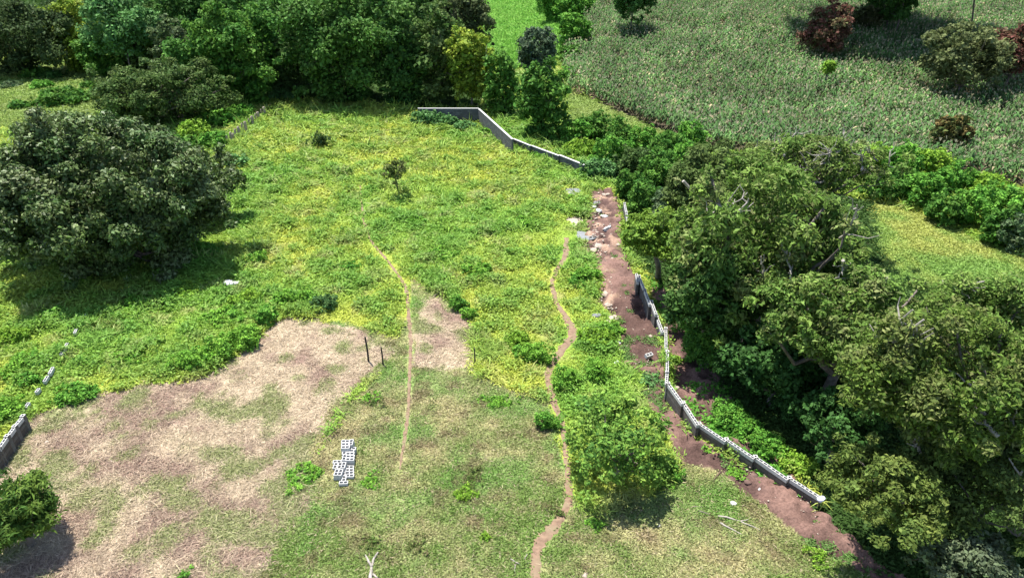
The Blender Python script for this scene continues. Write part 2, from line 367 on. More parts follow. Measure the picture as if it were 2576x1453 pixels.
# ------------------------------------------------------------------ leaves
def nrm(a): return a/np.maximum(np.linalg.norm(a, axis=-1, keepdims=True), 1e-6)
def leaf_quads(C, N, L, W, rng, T=None):
    n = len(C)
    if T is None: T = rng.normal(size=(n, 3))
    T = nrm(T-N*np.sum(T*N, -1, keepdims=True)); S = np.cross(N, T)
    L = np.asarray(L).reshape(-1, 1)*np.ones((n, 1)); W = np.asarray(W).reshape(-1, 1)*np.ones((n, 1))
    droop = N*(L*.12)
    V = np.stack([C-T*L*.5-droop, C-S*W*.5, C+T*L*.5-droop, C+S*W*.5], 1)
    return V.reshape(-1, 3)
def quad_idx(n): return np.arange(n*4).reshape(n, 4)
def pal(cols, rng, n):
    cols = np.array(cols); i = rng.integers(0, len(cols), n); return cols[i]
def crown_mesh(rad, L, W, cols, rng, cover=2.6, rc=.30, spread=1.0, low=-.35, inner=.28, upb=.45, asym=.34, flat=.7, nmax=70000, nclump=None):
    rx, ry, rz = rad; rm = (rx*ry*rz)**(1/3)
    p = 1.6; area = 4*math.pi*(((rx*ry)**p+(rx*rz)**p+(ry*rz)**p)/3)**(1/p)
    n = int(min(nmax, cover*area/(L*W*.5)*.62))
    rcm = rc*rm*.72
    K = nclump or int(max(8, area*.62/(rcm*rcm*math.pi)*1.5))
    d = nrm(rng.normal(size=(K*3, 3))); d = d[d[:, 2] > low][:K]; K = len(d)
    lob = 1+asym*(np.sin(d[:, 0]*3+rng.uniform(0, 6))+np.sin(d[:, 1]*4+rng.uniform(0, 6)))*.5
    fr = (.62+.38*rng.random(K)**.7)*lob
    cc = d*np.array(rad)*fr[:, None]*.86
    rr = rcm*(.45+1.1*rng.random(K)**1.5)
    sp_ = rng.random(K) < .2; cc[sp_] *= rng.uniform(1.1, 1.28); rr[sp_] *= .6
    ccol = pal(cols, rng, K)*(.78+.44*rng.random((K, 1)))
    wgt = rr**2; ci = rng.choice(K, n, p=wgt/wgt.sum())
    ld = nrm(rng.normal(size=(n, 3))+d[ci]*.7+np.array((0, 0, upb)))
    P = cc[ci]+ld*(rr[ci]*(.35+.75*rng.random(n)**.6))[:, None]*np.array((1, 1, flat))+rng.normal(size=(n, 3))*(rr[ci]*.16)[:, None]
    N = nrm(ld*.55+rng.normal(size=(n, 3))*.6+np.array((0, 0, .6)))
    c = (ccol[ci]*.5+pal(cols, rng, n)*.5)*(.6+.8*rng.random((n, 1)))
    ni = int(n*inner)
    q = nrm(rng.normal(size=(ni, 3)))*(rng.random((ni, 1))**.33)*.72*np.array(rad)
    q[:, 2] = np.maximum(q[:, 2], low*rz)
    P = np.concatenate([P, q]); N = np.concatenate([N, nrm(rng.normal(size=(ni, 3))+np.array((0, 0, .4)))])
    c = np.concatenate([c, pal(cols, rng, ni)*.9])
    n2 = len(P); s = .5+1.0*rng.random(n2)**1.3
    V = leaf_quads(P, N, L*s, W*s, rng)
    return V, quad_idx(n2), np.repeat(c, 4, 0), cc, rr
def limb(mb, a, b, r0, r1, rng, k=5, wob=.08):
    a = Vector(a); b = Vector(b); L = (b-a).length; pts = []; rd = []
    sag = Vector((0, 0, -.10*L))
    for i in range(k+1):
        t = i/k; o = Vector(rng.normal(size=3))*wob*L*(0 if i in (0, k) else .6)
        pts.append(a.lerp(b, t)+sag*4*t*(1-t)*.6+o); rd.append(r0*(1-t)+r1*t)
    mb.tube(pts, rd, 6); return pts
PAL = dict(
    weed=[(.16,.34,.04),(.21,.40,.05),(.10,.25,.035)],
    gully=[(.03,.08,.02),(.045,.11,.026),(.06,.145,.034)],  # leaf greens darkened to carry the deep shade of the gully
    deep=[(.04,.11,.024),(.06,.145,.03),(.08,.175,.035)],
    mid=[(.05,.145,.024),(.08,.195,.03),(.12,.245,.038)],
    lush=[(.12,.30,.04),(.17,.35,.05),(.075,.22,.03)],
    bright=[(.19,.34,.035),(.14,.28,.03),(.24,.38,.045)],
    olive=[(.12,.15,.03),(.17,.18,.04),(.09,.13,.025)],
    almond=[(.055,.105,.026),(.085,.125,.036),(.05,.11,.022),(.15,.185,.075),(.11,.165,.045)],
    grey=[(.10,.16,.075),(.14,.19,.09),(.07,.13,.05)],
    yell=[(.20,.29,.035),(.14,.24,.03),(.27,.33,.04)],
    red=[(.15,.07,.05),(.11,.085,.045),(.10,.11,.045),(.19,.075,.06)],
    rust=[(.12,.12,.04),(.18,.13,.045),(.07,.11,.03)],
    tamar=[(.115,.20,.04),(.175,.26,.055),(.09,.17,.032),(.21,.235,.09),(.135,.235,.042)],
    teal=[(.12,.26,.075),(.17,.31,.12),(.09,.22,.055)],
)
tree_count = 0
def tree(name, cx, cy, hw, rz, hc, depth, palette, label, cat='tree', L=.34, W=.19, group=None, trunk=True, mt='leaf', bark='bark',
         base=None, limbs=9, rt=None, twigs=0, extra=None, **kw):
    """crown centre seen at photograph point (cx, cy), hc metres above the ground; hw = half width in photograph pixels"""
    global tree_count; tree_count += 1
    rng = np.random.default_rng(1000+tree_count*17)
    C = at(cx, cy, hc); dist = (C-Vector((0, 0, CAM_H))).length
    rx = hw*dist/F; ry = rx*depth
    bx, by = (C.x, C.y)
    if base: b0 = at(*base); bx, by = b0.x, b0.y
    root = Vector((bx, by, gz(bx, by)-.05))
    V, Q, c, cc, rr = crown_mesh((rx, ry, rz), L, W, PAL[palette] if isinstance(palette, str) else palette, rng, **kw)
    off = np.array(C-root); V = V+off; cc = cc+off
    if extra: V, c = extra(V, c, rng)
    hi = V[:, 2].min()
    V[:, 2] = np.maximum(V[:, 2], .1)
    me = np_mesh(name+'_crown', V, Q, c)
    if not trunk:
        o = obj(name, me, M[mt], loc=root); return tag(o, label, cat, group)
    e = empty(name, root, label, cat, group)
    obj('crown', me, M[mt], e)
    r0 = rt or max(.05, .035*(rx+rz)+.02*hc*.5)
    mb = MB(); fork = Vector((off[0]*.55, off[1]*.55, max(off[2]-rz*.75, off[2]*.35)))
    mid = fork*.5+Vector((rng.normal()*.1*r0*5, rng.normal()*.1*r0*5, 0))
    mb.tube([Vector((0, 0, -.2)), Vector((0, 0, .15)), mid, fork], [r0*1.5, r0*1.15, r0*.95, r0*.8], 9)
    order = rng.permutation(len(cc))[:limbs]
    for i in order:
        pts = limb(mb, fork-Vector((0, 0, r0*.3)), cc[i], r0*.55, r0*.14, rng)
        for _ in range(2):
            j = rng.integers(0, len(cc)); s = pts[3]
            if (Vector(cc[j])-s).length < max(rx, rz)*.8: limb(mb, s, cc[j], r0*.25, r0*.07, rng, 4)
    mb.build('trunk', M[bark], e, smooth=True)
    if twigs:
        for i in range(twigs):
            tb = MB()
            a = Vector(cc[rng.integers(0, len(cc))]); a.z = max(a.z, off[2])
            dd = Vector(nrm(rng.normal(size=3)+np.array((0, 0, 1.2)))); l = rng.uniform(.5, 1.2)*rx*.28
            p = limb(tb, a-dd*l*.6, a+dd*l, .08, .03, rng, 5, .1)
            for _k in range(4):
                d2 = Vector(nrm(np.array(dd)+rng.normal(size=3)*.6)); s = p[rng.integers(1, 5)]
                limb(tb, s, s+d2*l*.8, .04, .015, rng, 3, .1)
            tb.build('bare_branch', M['palebark'], e)
    return e

# ---- trees in the foreground and middle distance
tree('broadleaf_tree', 245, 492, 300, 5.4, 5.2, .80, 'almond', 'largest dark tree with greyish leathery leaves filling the left edge above its wide shadow', L=.29, W=.15, mt='glossy', cover=5.2, rc=.15, limbs=12, low=-.95, rt=.35, nmax=110000, asym=.16, inner=.35)
tree('broadleaf_tree', 500, 445, 80, 2.6, 3.8, .9, [(.06,.10,.028),(.09,.13,.04),(.07,.13,.025)], 'smaller dark green tree joined to the right flank of the largest left tree', L=.34, W=.18, mt='glossy', cover=3.0, rc=.25)
tree('rounded_tree', 390, 238, 155, 4.0, 3.6, .6, [(.06,.115,.03),(.085,.145,.035),(.12,.17,.05)], 'low rounded dark olive tree standing just behind the largest left tree', L=.36, W=.2, cover=3.2, rc=.2, low=-1)
tree('fern_leaved_tree', 38, 1280, 80, 1.7, 2.0, .9, [(.045,.105,.02),(.07,.14,.026),(.13,.20,.034)], 'small feathery dark green tree cut by the lower left edge', L=.34, W=.07, cover=3.2, rc=.34, flat=.5, inner=.4, low=-1)
tree('young_tree', 1556, 1100, 124, 1.8, 2.5, .95, [(.15,.29,.045),(.11,.225,.038),(.23,.35,.06),(.06,.145,.03)], 'lone round light green tree on the short grass beside the red soil strip', L=.20, W=.105, cover=1.7, rc=.24, inner=.15, asym=.55, low=-.8, limbs=12)
tree('tamarind_tree', 1930, 620, 250, 5.0, 6.6, .72, 'tamar', 'tallest olive green tree with fine drooping sprays in the middle of the right hand wood', L=.34, W=.13, cover=3.0, rc=.2, limbs=14, rt=.45, twigs=10, low=-.75)
tree('half_bare_tree', 2040, 430, 165, 3.0, 6.2, .7, 'tamar', 'olive tree with many bare grey branches showing beside the cornfield', L=.3, W=.12, cover=2.3, rc=.22, twigs=34, limbs=14)
tree('tamarind_tree', 1775, 480, 130, 3.4, 5.0, .8, [(.09,.14,.035),(.12,.17,.05),(.07,.12,.03)], 'mid green tree on the upper left shoulder of the right hand wood', L=.32, W=.14, cover=3, rc=.22)
tree('leaning_tree', 1640, 600, 78, 2.1, 4.2, .9, [(.15,.25,.035),(.19,.29,.04),(.09,.18,.025)], 'small yellowish green tree hanging over the half buried wall', L=.28, W=.14, cover=3, rc=.3, base=(1655, 700))
tree('tamarind_tree', 1800, 760, 120, 3.0, 4.2, .8, [(.06,.13,.03),(.085,.17,.035),(.05,.11,.025)], 'dark green tree in the gully below the tallest olive tree', L=.28, W=.14, cover=3, rc=.24)
tree('tamarind_tree', 2130, 830, 170, 3.2, 5.6, .8, 'tamar', 'olive tree between the yellow meadow and the gully', L=.26, W=.11, cover=2.8, rc=.22, twigs=8)
tree('gully_tree', 1960, 920, 130, 2.2, 2.4, .9, 'gully', 'dark shaded tree deep in the gully behind the stepped wall', L=.26, W=.15, cover=3, rc=.26)
tree('gully_tree', 2110, 1070, 90, 2.0, 2.2, .9, 'gully', 'dark shaded tree at the lower end of the gully', L=.24, W=.14, cover=3, rc=.26)
tree('spreading_tree', 2365, 955, 238, 2.7, 7.6, .95, [(.10,.165,.03),(.145,.21,.04),(.08,.145,.026),(.17,.19,.065),(.12,.19,.032)], 'nearest big olive tree filling the lower right of the view', L=.20, W=.085, cover=2.9, rc=.19, limbs=16, rt=.33, twigs=7, low=-.8, nmax=100000, base=(2560, 1340))
tree('spreading_tree', 2500, 830, 170, 2.3, 6.0, .9, 'tamar', 'olive tree cut by the right edge beside the yellow meadow', L=.22, W=.09, cover=2.7, rc=.24, twigs=8)
tree('spreading_tree', 2252, 1238, 122, 1.7, 4.6, .9, [(.12,.17,.035),(.15,.19,.045),(.08,.13,.03)], 'lower yellow green tree leaning over the bottom end of the stepped wall', L=.17, W=.08, cover=2.9, rc=.25, base=(2420, 1420))
tree('spreading_tree', 2480, 1180, 170, 1.6, 4.6, .9, [(.09,.14,.035),(.12,.165,.04),(.07,.11,.03)], 'shaded olive tree under the nearest big tree at the right edge', L=.18, W=.085, cover=2.4, rc=.25, twigs=10, low=-.5, base=(2600, 1400))
tree('grey_leaved_tree', 2440, 1425, 120, 1.2, 2.6, .9, [(.11,.15,.08),(.14,.175,.10),(.08,.12,.05)], 'pale grey green small tree in the lower right corner', L=.17, W=.09, cover=2.8, rc=.3)
tree('sapling', 989, 430, 30, 1.05, 2.5, .95, [(.10,.12,.03),(.07,.10,.025),(.19,.20,.07),(.05,.09,.02)], 'thin sapling with a slender bare stem alone in the weedy field', 'sapling', L=.26, W=.16, cover=1.5, rc=.3, inner=.1, bark='wood', asym=.8, rt=.075, limbs=6, low=-.8, base=(1000, 482))
tree('field_shrub', 807, 350, 25, .9, .95, .9, [(.035,.085,.025),(.05,.10,.035),(.09,.13,.03)], 'dark upright shrub alone in the upper left of the weedy field', 'shrub', L=.24, W=.14, cover=1.5, trunk=False, low=-1, asym=.8)
# ---- the belt of trees behind the field
BACK = [
 ('shade_tree', 1012, 165, 58, 5.0, 5.6, .8, 'deep', 'dark tree in the deep shade left of the far wall'),
 ('shade_tree', 55, 85, 120, 5.0, 6.5, .8, [(.05,.085,.03),(.07,.11,.035)], 'dark olive spreading tree in the upper left corner'),
 ('shade_tree', 195, 85, 75, 4.2, 6.0, .9, 'yell', 'light yellow green tree second from the upper left corner'),
 ('shade_tree', 300, 55, 78, 6.0, 8.4, .9, 'teal', 'bluish green tall tree behind the pasture'),
 ('shade_tree', 262, 130, 60, 3.6, 4.0, .9, 'mid', 'mid green tree at the pasture edge of the tree belt'),
 ('shade_tree', 372, 100, 65, 4.8, 5.5, .9, [(.09,.15,.04),(.13,.18,.055),(.07,.14,.03)], 'brownish green tree left of the dense vine covered trees'),
 ('shade_tree', 440, 140, 55, 4.4, 4.6, .9, [(.11,.15,.07),(.08,.13,.04)], 'greyish green tree left of the dense vine covered trees'),
 ('shade_tree', 585, 130, 125, 6.2, 7.0, .8, 'mid', 'broad dense mid green tree left of centre in the belt'),
 ('shade_tree', 480, 30, 95, 6.0, 9.0, .8, 'deep', 'dark tree top behind the broad dense tree'),
 ('shade_tree', 680, 60, 105, 6.5, 8.4, .8, [(.05,.14,.026),(.075,.175,.03)], 'tall green tree rising between the two broad trees of the belt'),
 ('shade_tree', 860, 120, 155, 6.6, 7.5, .75, [(.055,.14,.026),(.08,.18,.032),(.11,.20,.045)], 'broadest dense tree in the middle of the belt'),
 ('shade_tree', 730, 165, 65, 4.4, 4.6, .8, [(.07,.13,.04),(.09,.16,.05)], 'smaller leafy tree in front of the broadest belt tree'),
 ('shade_tree', 930, 20, 115, 6.5, 9.0, .8, 'mid', 'tree top touching the upper edge right of centre of the belt'),
 ('shade_tree', 1105, 130, 75, 6.4, 7.0, .8, [(.06,.125,.03),(.09,.16,.036),(.13,.18,.055)], 'tall brownish green tree behind the far block wall'),
 ('shade_tree', 1060, 40, 95, 6.5, 8.8, .8, 'deep', 'dark tree top behind the tall brownish tree'),
 ('shade_tree', 1185, 160, 55, 5.0, 6.0, .9, 'yell', 'yellow green tree standing behind the corner of the far wall'),
 ('shade_tree', 1180, 60, 62, 6.0, 8.4, .9, [(.08,.11,.04),(.10,.125,.05)], 'olive tree top above the yellow green tree'),
 ('shade_tree', 1262, 215, 45, 4.0, 4.0, .9, 'mid', 'leafy tree right of the yellow green tree'),
 ('grey_leaved_tree', 1345, 125, 55, 3.6, 5.5, .9, [(.08,.13,.07),(.11,.155,.09),(.06,.10,.05)], 'greyish green tree between the bright crop and the cornfield'),
 ('hedge_tree', 1362, 250, 66, 4.2, 4.4, .9, 'mid', 'rounded dark green tree below the grey leaved tree'),
 ('hedge_tree', 1450, 70, 40, 3.2, 3.6, .9, 'lush', 'green tree between the bright crop and the corn rows'),
 ('hedge_tree', 1420, 5, 70, 4.2, 4.0, .9, 'lush', 'green tree at the upper edge beside the bright crop'),
 ('hedge_tree', 1595, -25, 60, 5.0, 8.0, .9, 'deep', 'dark tree at the upper edge casting shade on the corn'),
 ('field_tree', 2080, 78, 56, 4.2, 4.6, .9, 'red', 'reddish leaved tree standing in the cornfield'),
 ('field_tree', 2436, 150, 88, 4.6, 5.6, .8, [(.12,.15,.055),(.15,.175,.07),(.10,.13,.045)], 'broad olive tree standing in the cornfield near the right edge'),
 ('field_tree', 2560, 130, 70, 4.2, 6.0, .8, 'red', 'reddish tree cut by the right edge in the cornfield'),
 ('field_tree', 2390, 335, 36, 2.2, 2.2, .9, 'rust', 'small rust green tree low in the cornfield'),
 ('field_tree', 2084, 170, 14, 1.3, 3.2, .9, 'bright', 'small bright green tree in the shade of the reddish tree'),
 ('field_tree', 2245, -138, 220, 3, 17, 1.1, 'deep', 'tall spreading tree above the upper edge shading the corn'),
 ('field_tree', 2430, -142, 130, 3, 17, 1.0, 'deep', 'tall tree at the upper right shading the corn'),
 ('field_tree', 2320, -182, 270, 3, 17, 1.0, 'deep', 'farthest tall tree above the upper edge shading the corn'),
 ('field_tree', 2240, 20, 55, 3.0, 4.5, .9, 'deep', 'dark bushy tree under the tall spreading tree in the corn'),
 ('field_tree', 2180, 45, 30, 2.4, 3.0, .9, [(.10,.10,.05),(.07,.09,.03)], 'small dark tree right of the reddish tree'),
]
for (nm, cx, cy, hw, rz, hc, dp, pl_, lb) in BACK:
    big = hc > 8.3
    if hc < 8.3 and nm == 'shade_tree': rz += .8; hc -= .3; hw *= 1.06
    tree(nm, cx, cy, hw, rz, hc, dp, pl_, lb, L=.5, W=.3, cover=3.8 if hc == 17 else 3.3, rc=.26, inner=.3, group=None, base={2245: (2250, 50), 2430: (2440, 100)}.get(cx), low=-1 if not nm == 'field_tree' else -.6, rt=.14)

# ---- shrubs
def shrub(nm, cx, cy, hw, h, palette, label, group=None, L=.24, W=.15, **kw):
    return tree(nm, cx, cy, hw, h*.62, h*.42, .9, palette, label, 'shrub', L=L, W=W, trunk=False, group=group, low=-.55, **kw)
SHR = [(1000,245,40,1.6,'deep','dark shrub in the shade left of the far wall'),(900,240,44,1.6,'deep','dark shrub in the shade below the broadest belt tree'),(200,160,26,1.2,'yell','pale shrub at the upper rim of the pasture'),(105,215,26,1.0,'lush','low leafy shrub in the lower pasture'),(225,215,20,.8,'mid','small shrub beside the dark leafy one in the pasture'),
(1122,307,34,1.5,'teal','bluish weeds at the dark far wall beside the flat rocks'),(1172,317,28,1.1,'teal','bluish weeds at the corner of the far wall'),(1225,335,22,.8,'weed','weeds at the foot of the slanting far wall'),(1300,372,24,.6,'weed','weeds at the foot of the lower far wall'),(1350,392,22,.6,'weed','weeds in the middle of the lower far wall'),
 (1432,140,30,3.0,'mid','dark shrub at the left rim of the cornfield'),(1425,195,26,2.4,'lush','leafy shrub at the lower left rim of the cornfield'),(1462,100,26,2.6,'lush','upper shrub at the left rim of the cornfield'),
 # hedge right of the far wall
 (1385,335,40,2.2,'mid','dark shrub at the foot of the rounded hedge tree'),(1450,330,45,2.6,'lush','green hedge shrub above the end of the far wall'),
 (1500,320,45,3.0,'mid','dark leafy hedge shrub left of the grass strip'),(1560,340,42,3.0,'mid','mid green hedge shrub in the middle of the hedge'),
 (1540,385,50,3.0,'lush','broad green shrub on the near side of the hedge'),(1620,350,40,2.8,'lush','bright hedge shrub below the front corn rows'),
 (1600,410,50,3.0,[(.07,.13,.035),(.09,.15,.04)],'dull green shrub at the lower side of the hedge'),(1680,370,48,3.2,'mid','tall dark hedge shrub below the corn rows'),
 (1740,350,40,2.8,'lush','green hedge shrub at the right end of the grass strip'),(1660,430,55,3.4,'mid','dark shrub where the hedge meets the wood'),
 (1720,420,50,3.2,'lush','leafy shrub on the left shoulder of the wood'),(1510,425,45,1.8,'teal','bluish green low shrub behind the end of the far wall'),
 (1460,375,45,1.5,'bright','low bright shrub along the far wall'),(1580,470,38,2.6,'mid','dark shrub above the top of the red soil strip'),
 (1620,500,45,3.0,'mid','dark shrub beside the first buried wall section'),(1690,530,50,3.5,'grey','greyish shrub in the upper wood'),
 # bank on the right
 (2210,410,40,2.6,'bright','bright shrub at the left end of the bank below the corn'),(2270,420,45,3.2,'lush','large leaved shrub on the bank below the corn'),
 (2240,470,50,3.0,'mid','dark shrub on the near side of the bank'),(2340,410,48,2.6,'bright','light green shrub on the bank under the corn rows'),
 (2320,480,50,3.0,'lush','leafy green shrub in the middle of the bank'),(2400,460,50,2.8,'lush','broad green shrub on the bank left of the brown gap'),
 (2380,530,48,2.6,'mid','dark shrub above the yellow meadow'),(2450,530,50,3.0,'lush','rounded shrub above the yellow meadow'),
 (2480,480,48,2.4,'bright','bright shrub near the right end of the bank'),(2540,510,50,2.6,'lush','green shrub at the right edge on the bank'),
 (2520,580,50,2.8,'mid','dark shrub at the right edge above the yellow meadow'),(2580,590,45,3.0,'grey','grey green shrub cut by the right edge'),
 # pasture
 (165,245,58,1.8,'mid','dark leafy shrub at the right of the pasture'),(90,185,35,1.4,'mid','shrub in the middle of the pasture'),
 (62,140,40,2.0,'yell','pale yellow green shrub by the brown patch of the pasture'),(130,190,28,1.0,'deep','small dark shrub in the pasture'),
 (52,265,24,.9,'mid','small grey green shrub low in the pasture'),(28,215,24,.7,'grey','low greyish shrub at the left of the pasture'),
 # below belt
 (760,215,40,2.2,'teal','bluish green vine mound in front of the tree belt'),(700,240,30,1.4,'teal','low bluish vine mound beside the jagged wall'),
 (1075,300,38,1.8,'teal','low bluish weeds against the far wall'),(600,285,40,1.5,'lush','vine mound left of the jagged wall top'),
 (550,300,45,1.8,'lush','green vine mound between the olive tree and the field'),(490,330,45,1.7,'bright','bright vine mound behind the largest left tree'),
 (530,355,45,1.6,'lush','green vine mound right of the largest left tree'),(640,255,30,1.3,'lush','vine mound at the upper end of the jagged wall'),
 (590,405,38,.9,'teal','pale bluish weed patch at the left side of the field'),(450,370,45,1.8,'mid','shrub behind the crown of the largest left tree'),
 # gully edge
 (1715,690,42,2.2,[(.09,.19,.04),(.07,.15,.035),(.12,.22,.05)],'bright leafy shrub at the gully rim beside the wall'),(1760,800,60,2.8,'lush','leafy shrub on the gully side'),
 (1800,880,70,3.0,'mid','dark shrub on the gully side right of the wall'),(1770,870,45,2.2,'lush','shrub between red bank and gully'),
 (1835,1040,52,.8,'lush','bright creeper mound on the bank behind the stepped wall'),(1885,1080,46,.7,'lush','second bright creeper mound behind the stepped wall'),
 (1940,1122,46,.7,'lush','third bright creeper mound behind the stepped wall'),(2010,1172,40,.6,'bright','creeper mound behind the last wall section'),
 (1700,905,16,.5,'bright','small weed on the red bank beside the low wall'),(1990,1160,40,.5,'bright','low creeper behind the last wall sections'),
 (2030,990,90,2.4,'gully','dark undergrowth mound in the gully shade'),(2150,1010,90,3.0,'deep','dark shrub between the two olive trees'),
]
for (cx, cy, hw, h, pl_, lb) in SHR:
    d = at(cx, cy).length
    k = max(.55, min(2.2, d/60))
    shrub('vine_mound' if 'mound' in lb or 'creeper' in lb else 'leafy_shrub', cx, cy, hw, h, pl_, lb, L=.24*k, W=.15*k, cover=2.6, rc=.26)
# weed bushes standing up in the field
WB = [(475,905,44,1.05,'weed','leafy bush at the cut edge nearest the straw'),(540,888,46,1.05,'weed','leafy bush along the cut edge above the straw'),(604,850,48,1.1,'weed','leafy bush at the inner corner of the cut edge'),
 (668,795,28,1.15,'lush','upright dark bush at the tip of the cut edge'),(712,752,30,1.0,'weed','bush left of the grey green bush by the cut corner'),(765,748,32,.95,'weed','bush right of the tip of the cut edge'),(818,765,34,.9,[(.06,.14,.045),(.09,.17,.05)],'grey green bush above the straw corner'),
 (1155,765,24,.9,'lush','dark bush at the top of the square straw patch'),(1180,790,20,.7,'weed','bush at the right corner of the square straw patch'),(1340,888,52,.85,'weed','broad bush left of the curved path'),(1300,860,35,.7,'bright','light bush left of the curved path'),
 (1420,955,38,.9,'weed','round bush inside the bend of the curved path'),(1500,930,38,.9,'weed','round bush between curved path and red soil'),(1470,690,38,.9,'weed','bush right of the upper curved path'),(1450,710,25,.6,'lush','low bush beside the upper curved path'),
 (1500,850,42,.8,'bright','light bush beside the middle of the red soil'),(1540,830,35,.7,'weed','bush at the edge of the red soil'),(1380,1060,32,.8,'lush','bush left of the path near the lone round tree'),(1635,955,32,.35,'teal','bluish weeds on the red soil beside the low wall'),
 (1200,680,40,.6,'weed','large weed clump in the centre of the field'),(1120,640,40,.5,'weed','weed clump left of the centre of the field'),(1050,560,30,.5,'weed','weed clump below the sapling'),(880,670,22,.6,'lush','dark weed clump beside the thin path'),
 (1330,560,30,.5,'weed','weed clump in the right part of the field'),(1290,480,28,.4,'weed','weed clump below the far wall'),(1430,500,22,.5,'weed','weed clump beside the upper cement patch'),(895,370,12,.5,'lush','little dark clump right of the dark upright shrub'),
 (205,715,26,.6,'bright','light bush at the edge of the big tree shadow'),(130,790,34,.5,'lush','dark bush above the overgrown footing'),(60,920,46,.7,'weed','leafy bush at the left edge below the footing'),(70,960,30,.6,'lush','dark bush beside the overgrown footing'),
 (30,850,36,.7,'bright','yellow green bush at the left edge'),(20,1030,40,.9,'weed','leafy bush behind the left block wall'),(330,900,40,.5,'weed','low bush in the left weeds'),(190,990,45,.6,'lush','dull bush at the cut edge near the left wall'),
 (560,800,60,.6,'weed','wide weed mound below the pale rubble patch'),(460,730,50,.5,'bright','light weed mound in the left weeds'),(350,760,45,.5,'weed','weed mound in the middle of the left weeds'),(620,750,45,.6,'bright','weed mound right of the pale rubble patch'),
 (640,650,35,.5,'weed','weed mound at the left side of the field'),(500,640,60,.6,'lush','weed mound in the shadow edge of the largest left tree'),(1690,1190,30,.5,'lush','low weeds right of the lone round tree'),(1650,1195,45,.4,'weed','green weeds under the lone round tree'),
 (1250,1010,35,.3,'weed','low weed clump on the short grass'),(940,1010,22,.35,'olive','brown green tuft beside the straight path'),(930,1000,20,.3,'weed','green tuft left of the straight path'),(1170,1240,30,.3,'bright','bright tuft on the short grass'),
 (1222,1350,14,.4,'bright','bright lime tuft near the bottom'),(1185,1200,26,.3,'olive','brown tuft on the short grass'),(930,1210,24,.3,'weed','tuft right of the block pile'),(760,1200,50,.25,'weed','low green creeper left of the block pile'),
 (935,1365,22,.3,'olive','brown tuft above the forked log'),(1045,1370,26,.3,'olive','brown tuft right of the forked log'),(1500,1320,26,.25,'weed','tuft below the lone round tree'),(1405,1290,14,.4,'olive','tuft left of the lower path'),
 (1848,1186,24,.18,'weed','grass clump on the red soil'),(1785,1130,16,.2,'weed','grass clump at the foot of the stepped wall'),(2055,1400,24,.4,'bright','bright leafy plant near the shadow at the lower right'),(465,1445,16,.4,'lush','dark tuft at the bottom edge in the straw')]
for (cx, cy, hw, h, pl_, lb) in WB:
    d = at(cx, cy).length; k = max(.5, min(1.3, d/45))
    low_ = h < .45
    if pl_ == 'olive': pl_ = [(.14,.17,.05),(.19,.16,.08),(.11,.19,.04)]
    shrub('weed_bush', cx, cy, hw*(1.1 if low_ else 1), h*(.55 if low_ else 1), pl_, lb, L=.17*k, W=.11*k, cover=1.5 if low_ else 2.3, rc=.42 if low_ else .3, flat=.8, asym=.9 if low_ else .45)

# ------------------------------------------------------------------ scattered low vegetation (stuff)
def visible_samples(n, y0, y1, rng, power=1.0):
    """points spread over the land in view, thinning with distance"""
    t = rng.random(n); y = y0*(y1/y0)**(t**power); x = (rng.random(n)*2-1)*(y*.80+6)
    return x, y
class Acc:
    def __init__(s): s.V = []; s.c = []
    def add(s, V, c): s.V.append(V.astype(np.float32)); s.c.append(c.astype(np.float32))
    def build(s, name, mt, label, cat):
        V = np.concatenate(s.V); c = np.concatenate(s.c); me = np_mesh(name, V, quad_idx(len(V)//4), c)
        return tag(obj(name, me, mt), label, cat, kind='stuff')
def blades(x, y, per, L, W, up, rng, col, spread=.12, jit=.25):
    n = len(x); X = np.repeat(x, per)+rng.normal(size=n*per)*spread; Y = np.repeat(y, per)+rng.normal(size=n*per)*spread
    L = np.repeat(np.asarray(L)*np.ones(n), per)*(.6+.8*rng.random(n*per)); W = np.repeat(np.asarray(W)*np.ones(n), per)*(.7+.6*rng.random(n*per))
    Z = zf(X, Y)
    T = nrm(np.stack([rng.normal(size=n*per), rng.normal(size=n*per), up*(.4+rng.random(n*per))*1.6], -1))
    N = nrm(rng.normal(size=(n*per, 3))*.6+np.array((0, 0, 1.0)))
    C = np.stack([X, Y, Z], -1)+T*(L*.45)[:, None]; C[:, 2] += .02
    V = leaf_quads(C, N, L, W, rng, T)
    c = np.repeat(col, per, 0)*(1-jit+2*jit*rng.random((n*per, 1)))
    return V, np.repeat(c, 4, 0)
rng = np.random.default_rng(5)
weeds = Acc(); grass = Acc(); straw = Acc(); under = Acc(); green_crop = Acc()
x, y = visible_samples(520000, 17, 230, rng, .95)
r, px, py = region(x, y)
vis = (px > -60) & (px < 2640) & (py > -30) & (py < 1500)
pd = np.minimum(polydist(px, py, PATH_A), polydist(px, py, PATH_B))
pdn = pd; vis &= pd > np.clip(3+(py-600)*.008, 2, 8)
cem = np.zeros(len(x))
for a, b, cc_, dd_ in [(1440,483,26,13),(1470,592,26,11),(1448,556,26,12)]: cem = np.maximum(cem, blob(px, py, a, b, cc_, dd_))
for a, b, cc_, dd_ in [(576,716,34,20),(1085,299,24,9),(1140,315,26,10),(1192,328,12,6),(598,801,12,8),(213,790,9,6)]: cem = np.maximum(cem, blob(px, py, a, b, cc_, dd_))
vis &= cem <= .05
x, y, r, px, py, pd = x[vis], y[vis], r[vis], px[vis], py[vis], pd[vis]
vc = veg_col(x, y, r, px, py); dist = np.sqrt(x*x+y*y+CAM_H**2); k = dist/50
m = (r == FIELD); nh = fbm(x, y, 2.0, 131)
hh = (.15+.35*sstep(.3, .75, nh)+.55*sstep(.5, .72, fbm(x, y, .95, 133)))*(.35+.65*sstep(4, 30, pd))
